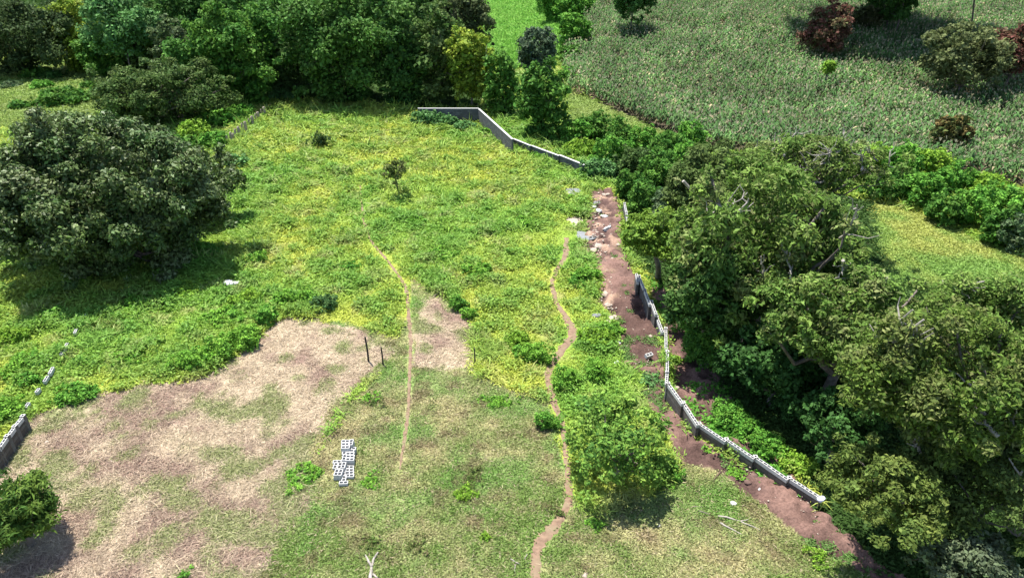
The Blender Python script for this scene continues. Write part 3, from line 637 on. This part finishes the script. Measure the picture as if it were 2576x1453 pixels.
V, c = blades(x[m], y[m], 4, (hh*np.maximum(k, .8))[m], (.075*k)[m], .55, rng, vc[m], .16)
weeds.add(V, c)
# broad leaves on top of the lusher places
m2 = m & (fbm(x, y, 1.4, 141) > .54)
V, c = blades(x[m2], y[m2], 3, (.22*np.maximum(k, .8))[m2], (.13*k)[m2], .35, rng, mixc(vc[m2], (.12, .28, .04), np.full(m2.sum(), .5)), .2)
V[:, 2] += np.repeat((hh*.6)[m2], 12); weeds.add(V, c)
m = (r == R_YEL) | (r == R_PAST)
V, c = blades(x[m], y[m], 4, (.22*k)[m], (.07*k)[m], .5, rng, vc[m], .2); grass.add(V, c)
m = (r == R_SHORT)
V, c = blades(x[m], y[m], 5, .13, .05, .35, rng, vc[m], .12, .35); grass.add(V, c)
m = (r == R_DRY); tan = (vc[:, 0] > vc[:, 1]*1.05)
mg = m & ~tan; V, c = blades(x[mg], y[mg], 5, .13, .05, .3, rng, vc[mg], .12, .35); grass.add(V, c)
V, c = blades(x[m], y[m], 3, .42, .022, .06, rng, mixc(vc[m], (.5, .40, .28), rng.random(m.sum())*.6), .15, .35); straw.add(V, c)
m = (r == R_SHORT) & (rng.random(len(x)) < .35)
V, c = blades(x[m], y[m], 2, .28, .02, .06, rng, np.tile(np.array([(.42, .34, .22)]), (m.sum(), 1)), .15, .3); straw.add(V, c)
m = (r == R_WOOD) | ((r == R_BANK) & (fbm(x, y, 1.5, 151) > .55)); m &= rng.random(len(x)) < .6
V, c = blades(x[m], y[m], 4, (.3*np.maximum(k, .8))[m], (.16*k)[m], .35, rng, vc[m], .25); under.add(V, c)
m = (r == R_SOIL) & (fbm(x, y, 1.1, 161) > .66)
V, c = blades(x[m], y[m], 4, .14, .05, .5, rng, np.tile(np.array([(.13, .24, .06)]), (m.sum(), 1)), .1); grass.add(V, c)
m = (r == R_CROP)
V, c = blades(x[m], y[m], 5, 1.1, .22, .9, rng, vc[m], .4); V[:, 2] += .4; green_crop.add(V, c)
weeds.build('tall_weeds', M['grass'], 'tall yellow green weeds covering the open field', 'weeds')
grass.build('short_grass', M['grass'], 'short patchy grass on the mown ground and meadows', 'grass')
straw.build('cut_straw', M['straw'], 'dry pinkish and tan cut straw lying on the mown ground', 'straw')
under.build('undergrowth', M['leaf'], 'dark green undergrowth below the trees', 'undergrowth')
green_crop.build('green_crop', M['leaf'], 'bright green leafy crop beyond the tree belt', 'crop')

# ------------------------------------------------------------------ corn
def corn_template(rng, h=2.2, nl=9):
    P = []; cl = []
    for i in range(nl):
        z = h*(.25+.6*i/nl); a = rng.uniform(0, 6.28); L = h*.36*rng.uniform(.8, 1.1); w_ = .21
        d = np.array((math.cos(a), math.sin(a), 0)); s = np.array((-d[1], d[0], 0))*w_*.5
        p0 = np.array((0, 0, z)); p1 = p0+d*L*.55+np.array((0, 0, L*.3)); p2 = p0+d*L+np.array((0, 0, -L*.2))
        P += [p0-s*.5, p0+s*.5, p1+s, p1-s, p1-s, p1+s, p2+s*.2, p2-s*.2]
        g = np.array([(.08,.175,.05),(.15,.23,.095),(.32,.28,.18),(.105,.205,.06)][rng.choice(4, p=[.34, .3, .08, .28])]) if i > 1 else np.array((.18,.16,.09))
        cl += [g]*8
    s = .03
    P += [np.array((-s, 0, 0)), np.array((s, 0, 0)), np.array((s*.5, 0, h*.95)), np.array((-s*.5, 0, h*.95)),
          np.array((0, -s, 0)), np.array((0, s, 0)), np.array((0, s*.5, h*.95)), np.array((0, -s*.5, h*.95))]; cl += [np.array((.16,.17,.08))]*8
    for i in range(4):
        a = rng.uniform(0, 6.28); d = np.array((math.cos(a)*.5, math.sin(a)*.5, 1)); d = d/np.linalg.norm(d); s_ = np.array((-math.sin(a), math.cos(a), 0))*.03
        p = np.array((0, 0, h*.9)); P += [p-s_, p+s_, p+d*.34+s_, p+d*.34-s_]; cl += [np.array((.32,.31,.20))]*4
    return np.array(P), np.array(cl)
rngc = np.random.default_rng(77)
tmpl = [corn_template(rngc, h) for h in (2.1, 2.3, 1.9, 2.2)]
# rows across the slope
xs, ys_ = [], []
yy = 70.0
while yy < 300:
    n = int((yy*.95+25)/.46); xx = np.linspace(-5, max(yy, 60)*.95+20, n)+rngc.normal(size=n)*.10
    xs.append(xx); ys_.append(np.full(n, yy)+rngc.normal(size=n)*.10-.38*xx); yy += 1.0 if yy < 170 else 1.15
cx_, cy_ = np.concatenate(xs), np.concatenate(ys_)
r, px, py = region(cx_, cy_)
gap = fbm(cx_, cy_, 3.5, 171)
ok = (r == R_CORN) & (px > 1350) & (px < 2640) & (py > -25) & (gap < .72) & (fbm(cx_, cy_, 1.3, 181) < .72)
cx_, cy_ = cx_[ok], cy_[ok]; cz_ = zf(cx_, cy_)
dist = np.sqrt(cx_**2+cy_**2+(CAM_H-cz_)**2)
px, py = proj(cx_, cy_, cz_)
hid = inpoly(px, py, [(1800,380),(2576,640),(2576,450),(2180,400),(1790,360)])   # behind the wood and the bank
cand = np.where(~hid & (px < 2560) & (px > 1420))[0]
near = cand[np.argsort(dist[cand])[:300]]
rest = np.setdiff1d(np.arange(len(cx_)), near)
cV, cC = [], []
ti = rngc.integers(0, 4, len(cx_)); an = rngc.uniform(0, 6.28, len(cx_)); sc = rngc.uniform(.75, 1.12, len(cx_))*(.8+.4*fbm(cx_, cy_, 4, 191))
for k in range(4):
    i = rest[ti[rest] == k]; P, cl = tmpl[k]; ca, sa = np.cos(an[i])[:, None], np.sin(an[i])[:, None]
    X = (P[:, 0]*ca-P[:, 1]*sa)*sc[i][:, None]+cx_[i][:, None]; Y = (P[:, 0]*sa+P[:, 1]*ca)*sc[i][:, None]+cy_[i][:, None]
    Z = P[:, 2]*sc[i][:, None]+cz_[i][:, None]
    cV.append(np.stack([X, Y, Z], -1).reshape(-1, 3))
    tint = (.65+.7*rngc.random((len(i), 1, 1)))*(.6+.8*fbm(cx_[i], cy_[i], 5, 195))[:, None, None]*np.where(rngc.random((len(i), 1, 1)) < .25, np.array((1.3, 1.2, 1.1)), np.array((1, 1, 1)))
    cC.append((cl[None]*tint).reshape(-1, 3))
V = np.concatenate(cV); tag(obj('corn_crop', np_mesh('corn_crop', V, quad_idx(len(V)//4), np.concatenate(cC)), M['leaf']),
    'dense green and dry corn covering the slope behind the front rows', 'corn', kind='stuff')
cm = []
for P, cl in tmpl:
    me = np_mesh('corn_plant', P, quad_idx(len(P)//4), cl); me.materials.append(M['leaf']); cm.append(me)
for i in near:
    o = bpy.data.objects.new('corn_plant', cm[ti[i]]); COL.objects.link(o); o.location = (cx_[i], cy_[i], cz_[i])
    o.rotation_euler = (0, 0, an[i]); o.scale = (sc[i],)*3
    tag(o, 'single corn plant in the front rows of the cornfield beside the grass strip', 'corn plant', 'corn plants in the front rows')

# ------------------------------------------------------------------ block walls
def wall_seg(root, p0, p1, h0, h1, th, mt, hollow, name='wall_panel'):
    """p0, p1: top end points in world; wall runs down h to the ground"""
    o = root.location
    a = Vector(p0)-o; b = Vector(p1)-o; d = Vector((b.x-a.x, b.y-a.y, 0)); L = d.length; d.normalize(); s = Vector((-d.y, d.x, 0))
    top = (a.z, b.z); ch = .19 if hollow else .05
    V = []; uv = []
    # body
    def P(u, v, z): return a+d*u+s*v+Vector((0, 0, z-a.z))
    body = MB()
    zt = min(top)
    bz0, bz1 = top[0]-h0-.3, top[1]-h1-.3
    vs = [P(0,-th/2,bz0),P(L,-th/2,bz1),P(L,th/2,bz1),P(0,th/2,bz0),P(0,-th/2,zt-ch),P(L,-th/2,zt-ch),P(L,th/2,zt-ch),P(0,th/2,zt-ch)]
    uvw = [(0,bz0),(L,bz1),(L,bz1),(0,bz0),(0,zt-ch),(L,zt-ch),(L,zt-ch),(0,zt-ch)]
    me = bpy.data.meshes.new(name); me.from_pydata([tuple(v) for v in vs], [], [(0,3,2,1),(4,5,6,7),(0,1,5,4),(1,2,6,5),(2,3,7,6),(3,0,4,7)]); me.update()
    at_ = me.attributes.new('uvw', 'FLOAT_VECTOR', 'POINT')
    for i, (u, z) in enumerate(uvw): at_.data[i].vector = (u, z, 0)
    panel = obj(name, me, mt, root)
    # top course
    tb = MB(); M4 = lambda q: P(q.x, q.y, q.z)
    if hollow:
        n = max(1, round(L/.4)); bl = L/n; t = .026
        for k in range(n):
            x0, x1 = k*bl+.004, (k+1)*bl-.004; z0, z1 = zt-ch, zt+.004*math.sin(k*2.1)
            tb.box(x0, x1, -th/2, -th/2+t, z0, z1, M4); tb.box(x0, x1, th/2-t, th/2, z0, z1, M4)
            for xa in (x0, (x0+x1)/2-t/2, x1-t): tb.box(xa, xa+t, -th/2+t, th/2-t, z0, z1, M4)
        tb.build('top_course', M['block'], panel)
    else:
        tb.box(0, L, -th/2-.012, th/2+.012, zt-ch, zt, M4).build('coping', M['block'], panel)
def column(root, p, h, w=.22, up=.0):
    o = root.location; q = Vector(p)-o; mb = MB(); t = .04; z1 = q.z+up; z0 = q.z-h-.3
    mb.box(q.x-w/2, q.x+w/2, q.y-w/2, q.y+w/2, z0, z1-.19)
    mb.box(q.x-w/2, q.x+w/2, q.y-w/2, q.y-w/2+t, z1-.19, z1); mb.box(q.x-w/2, q.x+w/2, q.y+w/2-t, q.y+w/2, z1-.19, z1)
    mb.box(q.x-w/2, q.x-w/2+t, q.y-w/2+t, q.y+w/2-t, z1-.19, z1); mb.box(q.x+w/2-t, q.x+w/2, q.y-w/2+t, q.y+w/2-t, z1-.19, z1)
    c = mb.build('column', M['column'], root)
    kb = MB()
    for X0, X1, Y0, Y1 in ((-w/2, w/2, -w/2, -w/2+t), (-w/2, w/2, w/2-t, w/2), (-w/2, -w/2+t, -w/2+t, w/2-t), (w/2-t, w/2, -w/2+t, w/2-t)):
        kb.box(q.x+X0, q.x+X1, q.y+Y0, q.y+Y1, z1+.001, z1+.012)
    kb.build('column_top', M['block'], c)
def wall(name, segs, label, th=.15, hollow=True, mt='wall', cols=True, group=None, pxs=full):
    P = [(pxs(x0, y0, h0), pxs(x1, y1, h1), h0, h1) for (x0, y0, x1, y1, h0, h1) in segs]
    loc = P[0][0].copy(); loc.z = gz(loc.x, loc.y)
    root = empty(name, loc, label, 'wall', group)
    for p0, p1, h0, h1 in P:
        zt = (p0.z+p1.z)/2; p0.z = p1.z = zt
        wall_seg(root, p0, p1, h0, h1, th, M[mt], hollow)
        if cols: column(root, p0+Vector((0, 0, .02)), h0, .19, .012)
    return root
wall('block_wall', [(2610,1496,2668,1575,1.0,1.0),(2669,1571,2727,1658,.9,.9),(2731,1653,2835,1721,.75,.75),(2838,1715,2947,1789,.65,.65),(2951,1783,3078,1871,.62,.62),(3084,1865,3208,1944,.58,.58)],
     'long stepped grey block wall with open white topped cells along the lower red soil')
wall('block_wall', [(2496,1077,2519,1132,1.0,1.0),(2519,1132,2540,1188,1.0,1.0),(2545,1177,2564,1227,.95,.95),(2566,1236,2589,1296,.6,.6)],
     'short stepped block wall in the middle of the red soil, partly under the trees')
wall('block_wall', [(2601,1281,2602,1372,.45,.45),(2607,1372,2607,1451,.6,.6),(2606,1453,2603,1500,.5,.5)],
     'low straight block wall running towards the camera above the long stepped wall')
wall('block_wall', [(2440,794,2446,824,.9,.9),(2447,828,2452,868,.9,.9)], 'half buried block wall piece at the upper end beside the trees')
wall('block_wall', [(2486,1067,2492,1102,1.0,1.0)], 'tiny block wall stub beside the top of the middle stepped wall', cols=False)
wall('boundary_wall', [(1632,422,1870,423,1.85,1.85),(1871,424,2002,544,1.85,1.8),(2005,541,2073,568,1.1,1.1),(2076,568,2184,607,1.0,1.0),(2186,605,2284,643,1.0,1.0)],
     'dark weathered block wall with a pale coping bending around the far corner of the field', th=.2, hollow=False, mt='wallold', cols=False)
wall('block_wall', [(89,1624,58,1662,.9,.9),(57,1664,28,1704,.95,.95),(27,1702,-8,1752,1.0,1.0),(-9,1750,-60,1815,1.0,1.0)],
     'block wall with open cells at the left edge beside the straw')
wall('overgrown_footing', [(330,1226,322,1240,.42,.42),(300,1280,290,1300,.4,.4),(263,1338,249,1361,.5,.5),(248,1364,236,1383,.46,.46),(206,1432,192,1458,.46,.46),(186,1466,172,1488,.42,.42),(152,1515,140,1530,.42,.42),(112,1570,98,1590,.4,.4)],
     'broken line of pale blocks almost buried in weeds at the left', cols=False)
# jagged row at the upper left of the field
root = None
for i, (zx, zy, hgt) in enumerate([(620,900,.5),(715,820,.8),(775,850,.5),(825,745,.8),(900,690,.8),(985,610,.9),(1060,570,.9),(1150,500,.6),(1225,440,.8),(1305,385,.7),(1365,345,.6),(1440,280,.5),(1510,225,.8)]):
    p = full(780+zx/6.055, 380+zy/6.055, hgt+.5)
    if root is None: root = empty('jagged_wall', (p.x, p.y, gz(p.x, p.y)), 'jagged pale row of broken wall columns at the upper left of the field', 'wall')
    mb = MB(); q = p-root.location; wv = .16+.05*math.sin(i*3.3)
    mb.tube([(q.x, q.y, q.z-hgt-.7), (q.x, q.y, q.z-.15), (q.x+.03, q.y+.02, q.z)], [wv, wv*.95, wv*.6], 4)
    mb.build('broken_column', M['stone'], root)

# ------------------------------------------------------------------ loose concrete blocks
def block_mesh():
    mb = MB(); t = .03; L, W, H = .39, .19, .19
    mb.box(-L/2, L/2, -W/2, -W/2+t, 0, H); mb.box(-L/2, L/2, W/2-t, W/2, 0, H)
    for xa in (-L/2, -t/2, L/2-t): mb.box(xa, xa+t, -W/2+t, W/2-t, 0, H)
    me = bpy.data.meshes.new('concrete_block'); me.from_pydata(mb.v, [], mb.f); me.update(); me.materials.append(M['block']); return me
BM = block_mesh()
def block(loc, rz, label, tilt=(0, 0), group='concrete blocks in the pile on the grass'):
    o = bpy.data.objects.new('concrete_block', BM); COL.objects.link(o); o.location = loc; o.rotation_euler = (tilt[0], tilt[1], rz)
    o.scale.z = .8
    return tag(o, label, 'concrete block', group)
def zpt(zx, zy, lev): return full(1250+zx/5.81, 1680+zy/5.81, .155*lev)
pile = []  # (zoom x, zoom y of the top centre, level, lengthwise?)
for yv in (245, 312, 378): pile.append((578, yv, 3, 0))
pile.append((708, 265, 3, 1))
for yv in (462, 527, 592, 657): pile.append((682, yv, 2, 0))
pile += [(552, 480, 2, 1), (552, 612, 2, 1), (720, 412, 2, 0), (537, 792, 2, 1)]
for yv in (840, 905, 970, 1032): pile.append((668, yv, 1, 0))
pile += [(357, 800, 1, 1), (443, 800, 1, 1), (366, 960, 2, 1), (452, 960, 2, 1), (385, 705, 1, 0), (545, 960, 1, 1), (548, 1095, 1, 1), (543, 1185, 1, 0)]
pr = np.random.default_rng(9); g0 = zpt(560, 900, 0); gbase = gz(g0.x, g0.y)+.03
WHERE = {3: 'top layer', 2: 'second layer', 1: 'bottom layer'}
done = []; cnt = {}
for i, (zx, zy, lev, ln) in enumerate(pile):
    p = zpt(zx, zy, lev)
    part = 'back' if zy < 430 else ('middle' if zy < 700 else 'front')
    side = 'left' if zx < 500 else ('centre' if zx < 610 else 'right')
    for l in range(lev):
        if any(abs(p.x-a) < .15 and abs(p.y-b) < .12 and l == c for a, b, c in done): continue
        done.append((p.x, p.y, l)); key = (l, part, side); cnt[key] = cnt.get(key, 0)+1
        lb = '%s concrete block from the back, %s of the %s %s of the pile' % (('first', 'second', 'third', 'fourth', 'fifth', 'sixth')[cnt[key]-1], WHERE[l+1], part, side)
        block((p.x+(pr.normal()*.008), p.y+pr.normal()*.006, gbase+l*.157), (math.pi/2 if ln else 0)+pr.normal()*.03, lb)
for i, (fx, fy, rz, tl, lb) in enumerate([(2331,790,.4,(.9,0),'tilted concrete block on the red soil beside the white sacks'),(2369,889,1.2,(1.2,.1),'upturned concrete block standing on the red soil'),
      (2376,886,1.3,(1.25,0),'upturned concrete block leaning on its neighbour on the red soil'),(2362,892,1.1,(1.2,0),'upturned concrete block left of the leaning pair'),(2325,795,.9,(.2,.3),'half buried concrete block by the white sacks'),(2533,1388,.5,(.3,0),'lone block on the dark soil beside the low wall')]):
    p = full(fx, fy, .2); o = block((p.x, p.y, gz(p.x, p.y)+.12), rz, lb, tl, 'loose blocks on the red soil'); o.scale = (1.15,)*3

# ------------------------------------------------------------------ lumps: stones, rubble, bags
def lump(name, fx, fy, size, mt, label, cat, group=None, sq=.5, seed=0, sharp=.35):
    p = full(fx, fy, size*.2); rg = np.random.default_rng(500+seed)
    V = []; n, m_ = 12, 7
    for j in range(m_+1):
        th = math.pi*j/m_
        for i in range(n):
            ph = 2*math.pi*i/n; d = np.array((math.sin(th)*math.cos(ph), math.sin(th)*math.sin(ph), math.cos(th)))
            rr = 1-sharp+2*sharp*float(vn(d[0]*1.8+5+seed*3.1, d[1]*1.8+d[2]*1.7+9, seed))
            V.append(d*rr*size*np.array((1, .8, sq)))
    Fq = [(j*n+i, (j+1)*n+i, (j+1)*n+(i+1) % n, j*n+(i+1) % n) for j in range(m_) for i in range(n)]
    me = np_mesh(name, np.array(V), np.array(Fq), None, False)
    o = obj(name, me, M[mt]); o.location = (p.x, p.y, gz(p.x, p.y)+size*(.12 if name != 'rubble_heap' else .4)); o.rotation_euler = (0, 0, rg.uniform(0, 6))
    return tag(o, label, cat, group)
LMP = [('pale_rock',1772,490,.75,'stone','larger pale flat rock in the weeds before the far wall','rock'),('pale_rock',1688,462,.6,'stone','smaller pale flat rock left of its neighbour before the far wall','rock'),('pale_rock',1850,508,.3,'stone','small pale rock at the foot of the far wall','rock'),
 ('rubble_heap',895,1109,.42,'white','pale rubble heap in the weeds left of the field','rubble'),('rubble_heap',925,1106,.32,'white','small pale rubble lump right of the rubble heap','rubble'),('pale_rock',930,1244,.22,'cement','grey stone in the weed mound','rock'),('pale_rock',330,1227,.2,'stone','pale block like stone at the end of the overgrown footing','rock'),
 ('white_sack',2340,822,.34,'white','largest white sack on the red soil','sack'),('white_sack',2322,806,.25,'white','white sack left of the largest one','sack'),('white_sack',2290,805,.22,'white','white sack lying in the grass beside the red soil','sack'),('white_sack',2362,845,.3,'white','white sack below the largest sack','sack'),('white_sack',2353,843,.2,'white','small white sack at the foot of the heap','sack'),
 ('white_sack',2282,988,.25,'white','white sack in the grass below the cement patch','sack'),('broken_block',2360,760,.25,'stone','broken block at the top of the red soil','rubble'),('broken_block',2375,758,.22,'stone','second broken block at the top of the red soil','rubble'),
 ('broken_block',2415,1008-54,.2,'stone','pale stone in the middle of the upper red soil','rubble'),('pale_rock',2330,908,.25,'stone','pale stone beside the lower cement patch','rock'),('pale_rock',2320,975,.35,'stone','sandy stone at the left rim of the red soil','rock'),('pale_rock',2340,960,.4,'stone','sandy clod at the left rim of the red soil','rock'),
 ('pale_rock',2370,1150,.35,'stone','pale stone at the rubble rim','rock'),('pale_rock',2375,1190,.3,'stone','pale stone lower on the rubble rim','rock'),('pale_rock',2395,1240,.4,'stone','pale stone at the lower rubble rim','rock'),('pale_rock',2330,1232,.35,'cement','grey stone in the grass beside the rubble rim','rock'),
 ('pale_rock',2380,1255,.3,'stone','pale stone below the rubble rim','rock'),('pale_rock',2365,1140,.2,'stone','small pale stone above the rubble rim','rock'),('pale_rock',2418,1338,.16,'white','white stone by the soil edge','rock'),('pale_rock',2413,1416,.22,'white','white stone pair left of the grass clump','rock'),
 ('pale_rock',2424,1442,.13,'white','white stone below the stone pair','rock'),('pale_rock',2470,1286,.13,'stone','pinkish stone on the dark soil','rock'),('pale_rock',2541,1312,.15,'stone','orange stone on the dark soil near the low wall','rock'),('pale_rock',2420,1325,.13,'white','pale stone on the soil rim above','rock'),
 ('pale_rock',2634,1443,.13,'white','white stone behind the low wall','rock'),('pale_rock',2643,1512,.16,'stone','pale stone behind the top of the stepped wall','rock'),('pale_rock',2970,1909,.11,'white','white stone on the lower red soil','rock'),('pale_rock',2628,1568,.08,'white','white speck of stone at the foot of the stepped wall','rock'),
 ('plastic_bag',2862,1964,.16,'white','crumpled white plastic bag on the grass near the fallen branches','plastic bag'),('plastic_bag',2573,2050,.1,'white','scrap of white plastic below the lone round tree','plastic bag'),('white_sack',2282,2140-60,.05,'white','tiny white scrap by the path','scrap'),
 ('pale_rock',1149+0,2055,.08,'stone','small stone left of the forked log','rock'),('pale_rock',435,1800,.09,'stone','small stone on the straw','rock'),('pale_rock',182,1726,.12,'stone','flat pale stone on the straw near the left wall','rock'),('rotten_stump',2285,2245,.16,'stone','pale stump at the bottom edge right of the path','stump'),
 ('red_clod',2920,1880,.18,'brickred','red earth clod at the edge of the lower red soil','clod'),('red_clod',2945,1860,.2,'brickred','larger red earth clod beside the stepped wall','clod'),('red_clod',2560,1220,.2,'brickred','red clod near the middle stepped wall','clod'),('red_clod',2420,860,.4,'brickred','red earth clod on the upper heap','clod')]
for i, (nm, fx, fy, s, mt_, lb, ct) in enumerate(LMP): lump(nm, fx, fy, s, mt_, lb, ct, seed=i, sq=.4 if ct != 'clod' else .6)
p = full(3208, 1946, .62)
o = lump('plastic_bag', 3208, 1946, .2, 'blue', 'bluish white plastic bag lying on the lower end of the stepped wall', 'plastic bag', seed=77); o.location = (p.x, p.y, p.z)

# ------------------------------------------------------------------ posts, logs, branches
def post(bx, by, tx, ty, h, r, mt, label):
    b = full(bx, by); t = full(tx, ty, h); t = Vector((b.x+(t.x-b.x)*.35, b.y+(t.y-b.y)*.25, b.z+h)); q = t-b
    mb = MB(); mb.tube([(0, 0, -.2), tuple(q*.5+Vector((.02, 0, 0))), tuple(q)], [r*1.1, r, r*.9], 8)
    o = mb.build('wooden_post', mt, loc=b, smooth=False); return tag(o, label, 'post', None)
post(1440,1412,1421,1322,1.7,.055,M['wood'],'thicker leaning dark wooden post at the straw edge')
post(1496,1424,1487,1365,1.25,.045,M['wood'],'thinner dark post right of the leaning post')
post(1854,1420,1854,1368,1.1,.04,M['wood'],'short dark post at the right of the square straw patch')
def branch(name, pls, label, r, mt='palebark', lift=.06):
    o0 = full(*pls[0][0]); o0.z = gz(o0.x, o0.y); mb = MB()
    for j, pl in enumerate(pls):
        pts = []
        for k, (a, b) in enumerate(pl):
            q = full(a, b, lift); pts.append(Vector((q.x, q.y, gz(q.x, q.y)+lift+.03*math.sin(k*2)))-o0)
        n = len(pts); fine = []; rd = []
        for k in range(n-1):
            for s in range(3):
                t = s/3; fine.append(pts[k].lerp(pts[k+1], t)+Vector((.012*math.sin(k*5+s*2), .012*math.cos(k*3+s), 0))); rd.append((r if j == 0 else r*.7)*(1-.55*(k+t)/(n-1)))
        fine.append(pts[-1]); rd.append(rd[-1]*.8); mb.tube(fine, rd, 7)
    return tag(mb.build(name, M[mt], loc=o0, smooth=True), label, 'branch' if name != 'forked_log' else 'log')
B = lambda pts, ox=2600, oy=1900, s=3.68: [(ox+a/s, oy+b/s) for a, b in pts]
branch('fallen_branch', [B([(755,425),(870,435),(1020,480),(1080,495),(1200,560),(1320,590),(1365,625)]), B([(1080,495),(1190,475)])], 'upper pale fallen branch with a fork on the grass at the lower right', .045)
branch('fallen_branch', [B([(785,520),(870,570),(1000,630),(1110,690)])], 'lower short pale fallen branch below the forked one', .045)
branch('fallen_branch', [B([(470,345),(540,365),(650,400)]), B([(400,285),(530,290)])], 'brownish broken sticks left of the forked fallen branch', .03, 'bark')
C_ = lambda pts: B(pts, 1380, 1900, 2.8)
branch('forked_log', [C_([(190,1060),(190,980),(200,880),(215,800),(270,720)]), C_([(200,880),(165,800),(120,730)]), C_([(215,960),(270,1000)])], 'forked grey log lying at the bottom edge of the picture', .085)
branch('white_twig', [C_([(1720,790),(1790,830),(1840,855)]), C_([(1770,850),(1765,930)])], 'thin white twigs left of the path at the bottom', .025)
branch('white_twig', [C_([(1900,740),(1865,800)])], 'single white twig beside the path bend', .02)
branch('bamboo_pole', [B([(740,1030),(670,1115)], 2500, 1400, 2.3435)], 'orange brown stick lying at the edge of the red soil', .025, 'brickred', .1)

# small rubble and clods strewn along the red soil
rg = np.random.default_rng(321); RV = []; RF = []; nb = 0
cube = np.array([(a, b, c) for a in (-1, 1) for b in (-1, 1) for c in (-1, 1)], float)*.5
cf = np.array([(0,1,3,2),(4,6,7,5),(0,4,5,1),(2,3,7,6),(0,2,6,4),(1,5,7,3)])
spots = []
for i in range(420):
    t = rg.random()
    if i < 230: spots.append((1485+90*t*.6+rg.normal()*14, 485+t*290+rg.normal()*10, rg.uniform(.05, .17)))
    else: spots.append((1560+t*500+rg.normal()*14, 850+t*460+rg.normal()*26, rg.uniform(.03, .08)))
for px_, py_, sz in spots:
    q = at(px_, py_); rr_, a_, b_ = region(np.array([q.x]), np.array([q.y]))
    if rr_[0] not in (R_SOIL, FIELD): continue
    if rr_[0] == FIELD and py_ > 800: continue
    Vc = cube*sz*rg.uniform(.5, 1.2, 3)+rg.normal(size=(8, 3))*sz*.1
    an_ = rg.uniform(0, 6.28); ca, sa = math.cos(an_), math.sin(an_)
    Vc = np.stack([Vc[:, 0]*ca-Vc[:, 1]*sa+q.x, Vc[:, 0]*sa+Vc[:, 1]*ca+q.y, Vc[:, 2]+gz(q.x, q.y)+.10], -1)
    RV.append(Vc); RF.append(cf+nb); nb += 8
tag(obj('strewn_rubble', np_mesh('strewn_rubble', np.concatenate(RV), np.concatenate(RF)), M['stone']), 'small pale rubble and clods strewn over the red soil', 'rubble', kind='stuff')
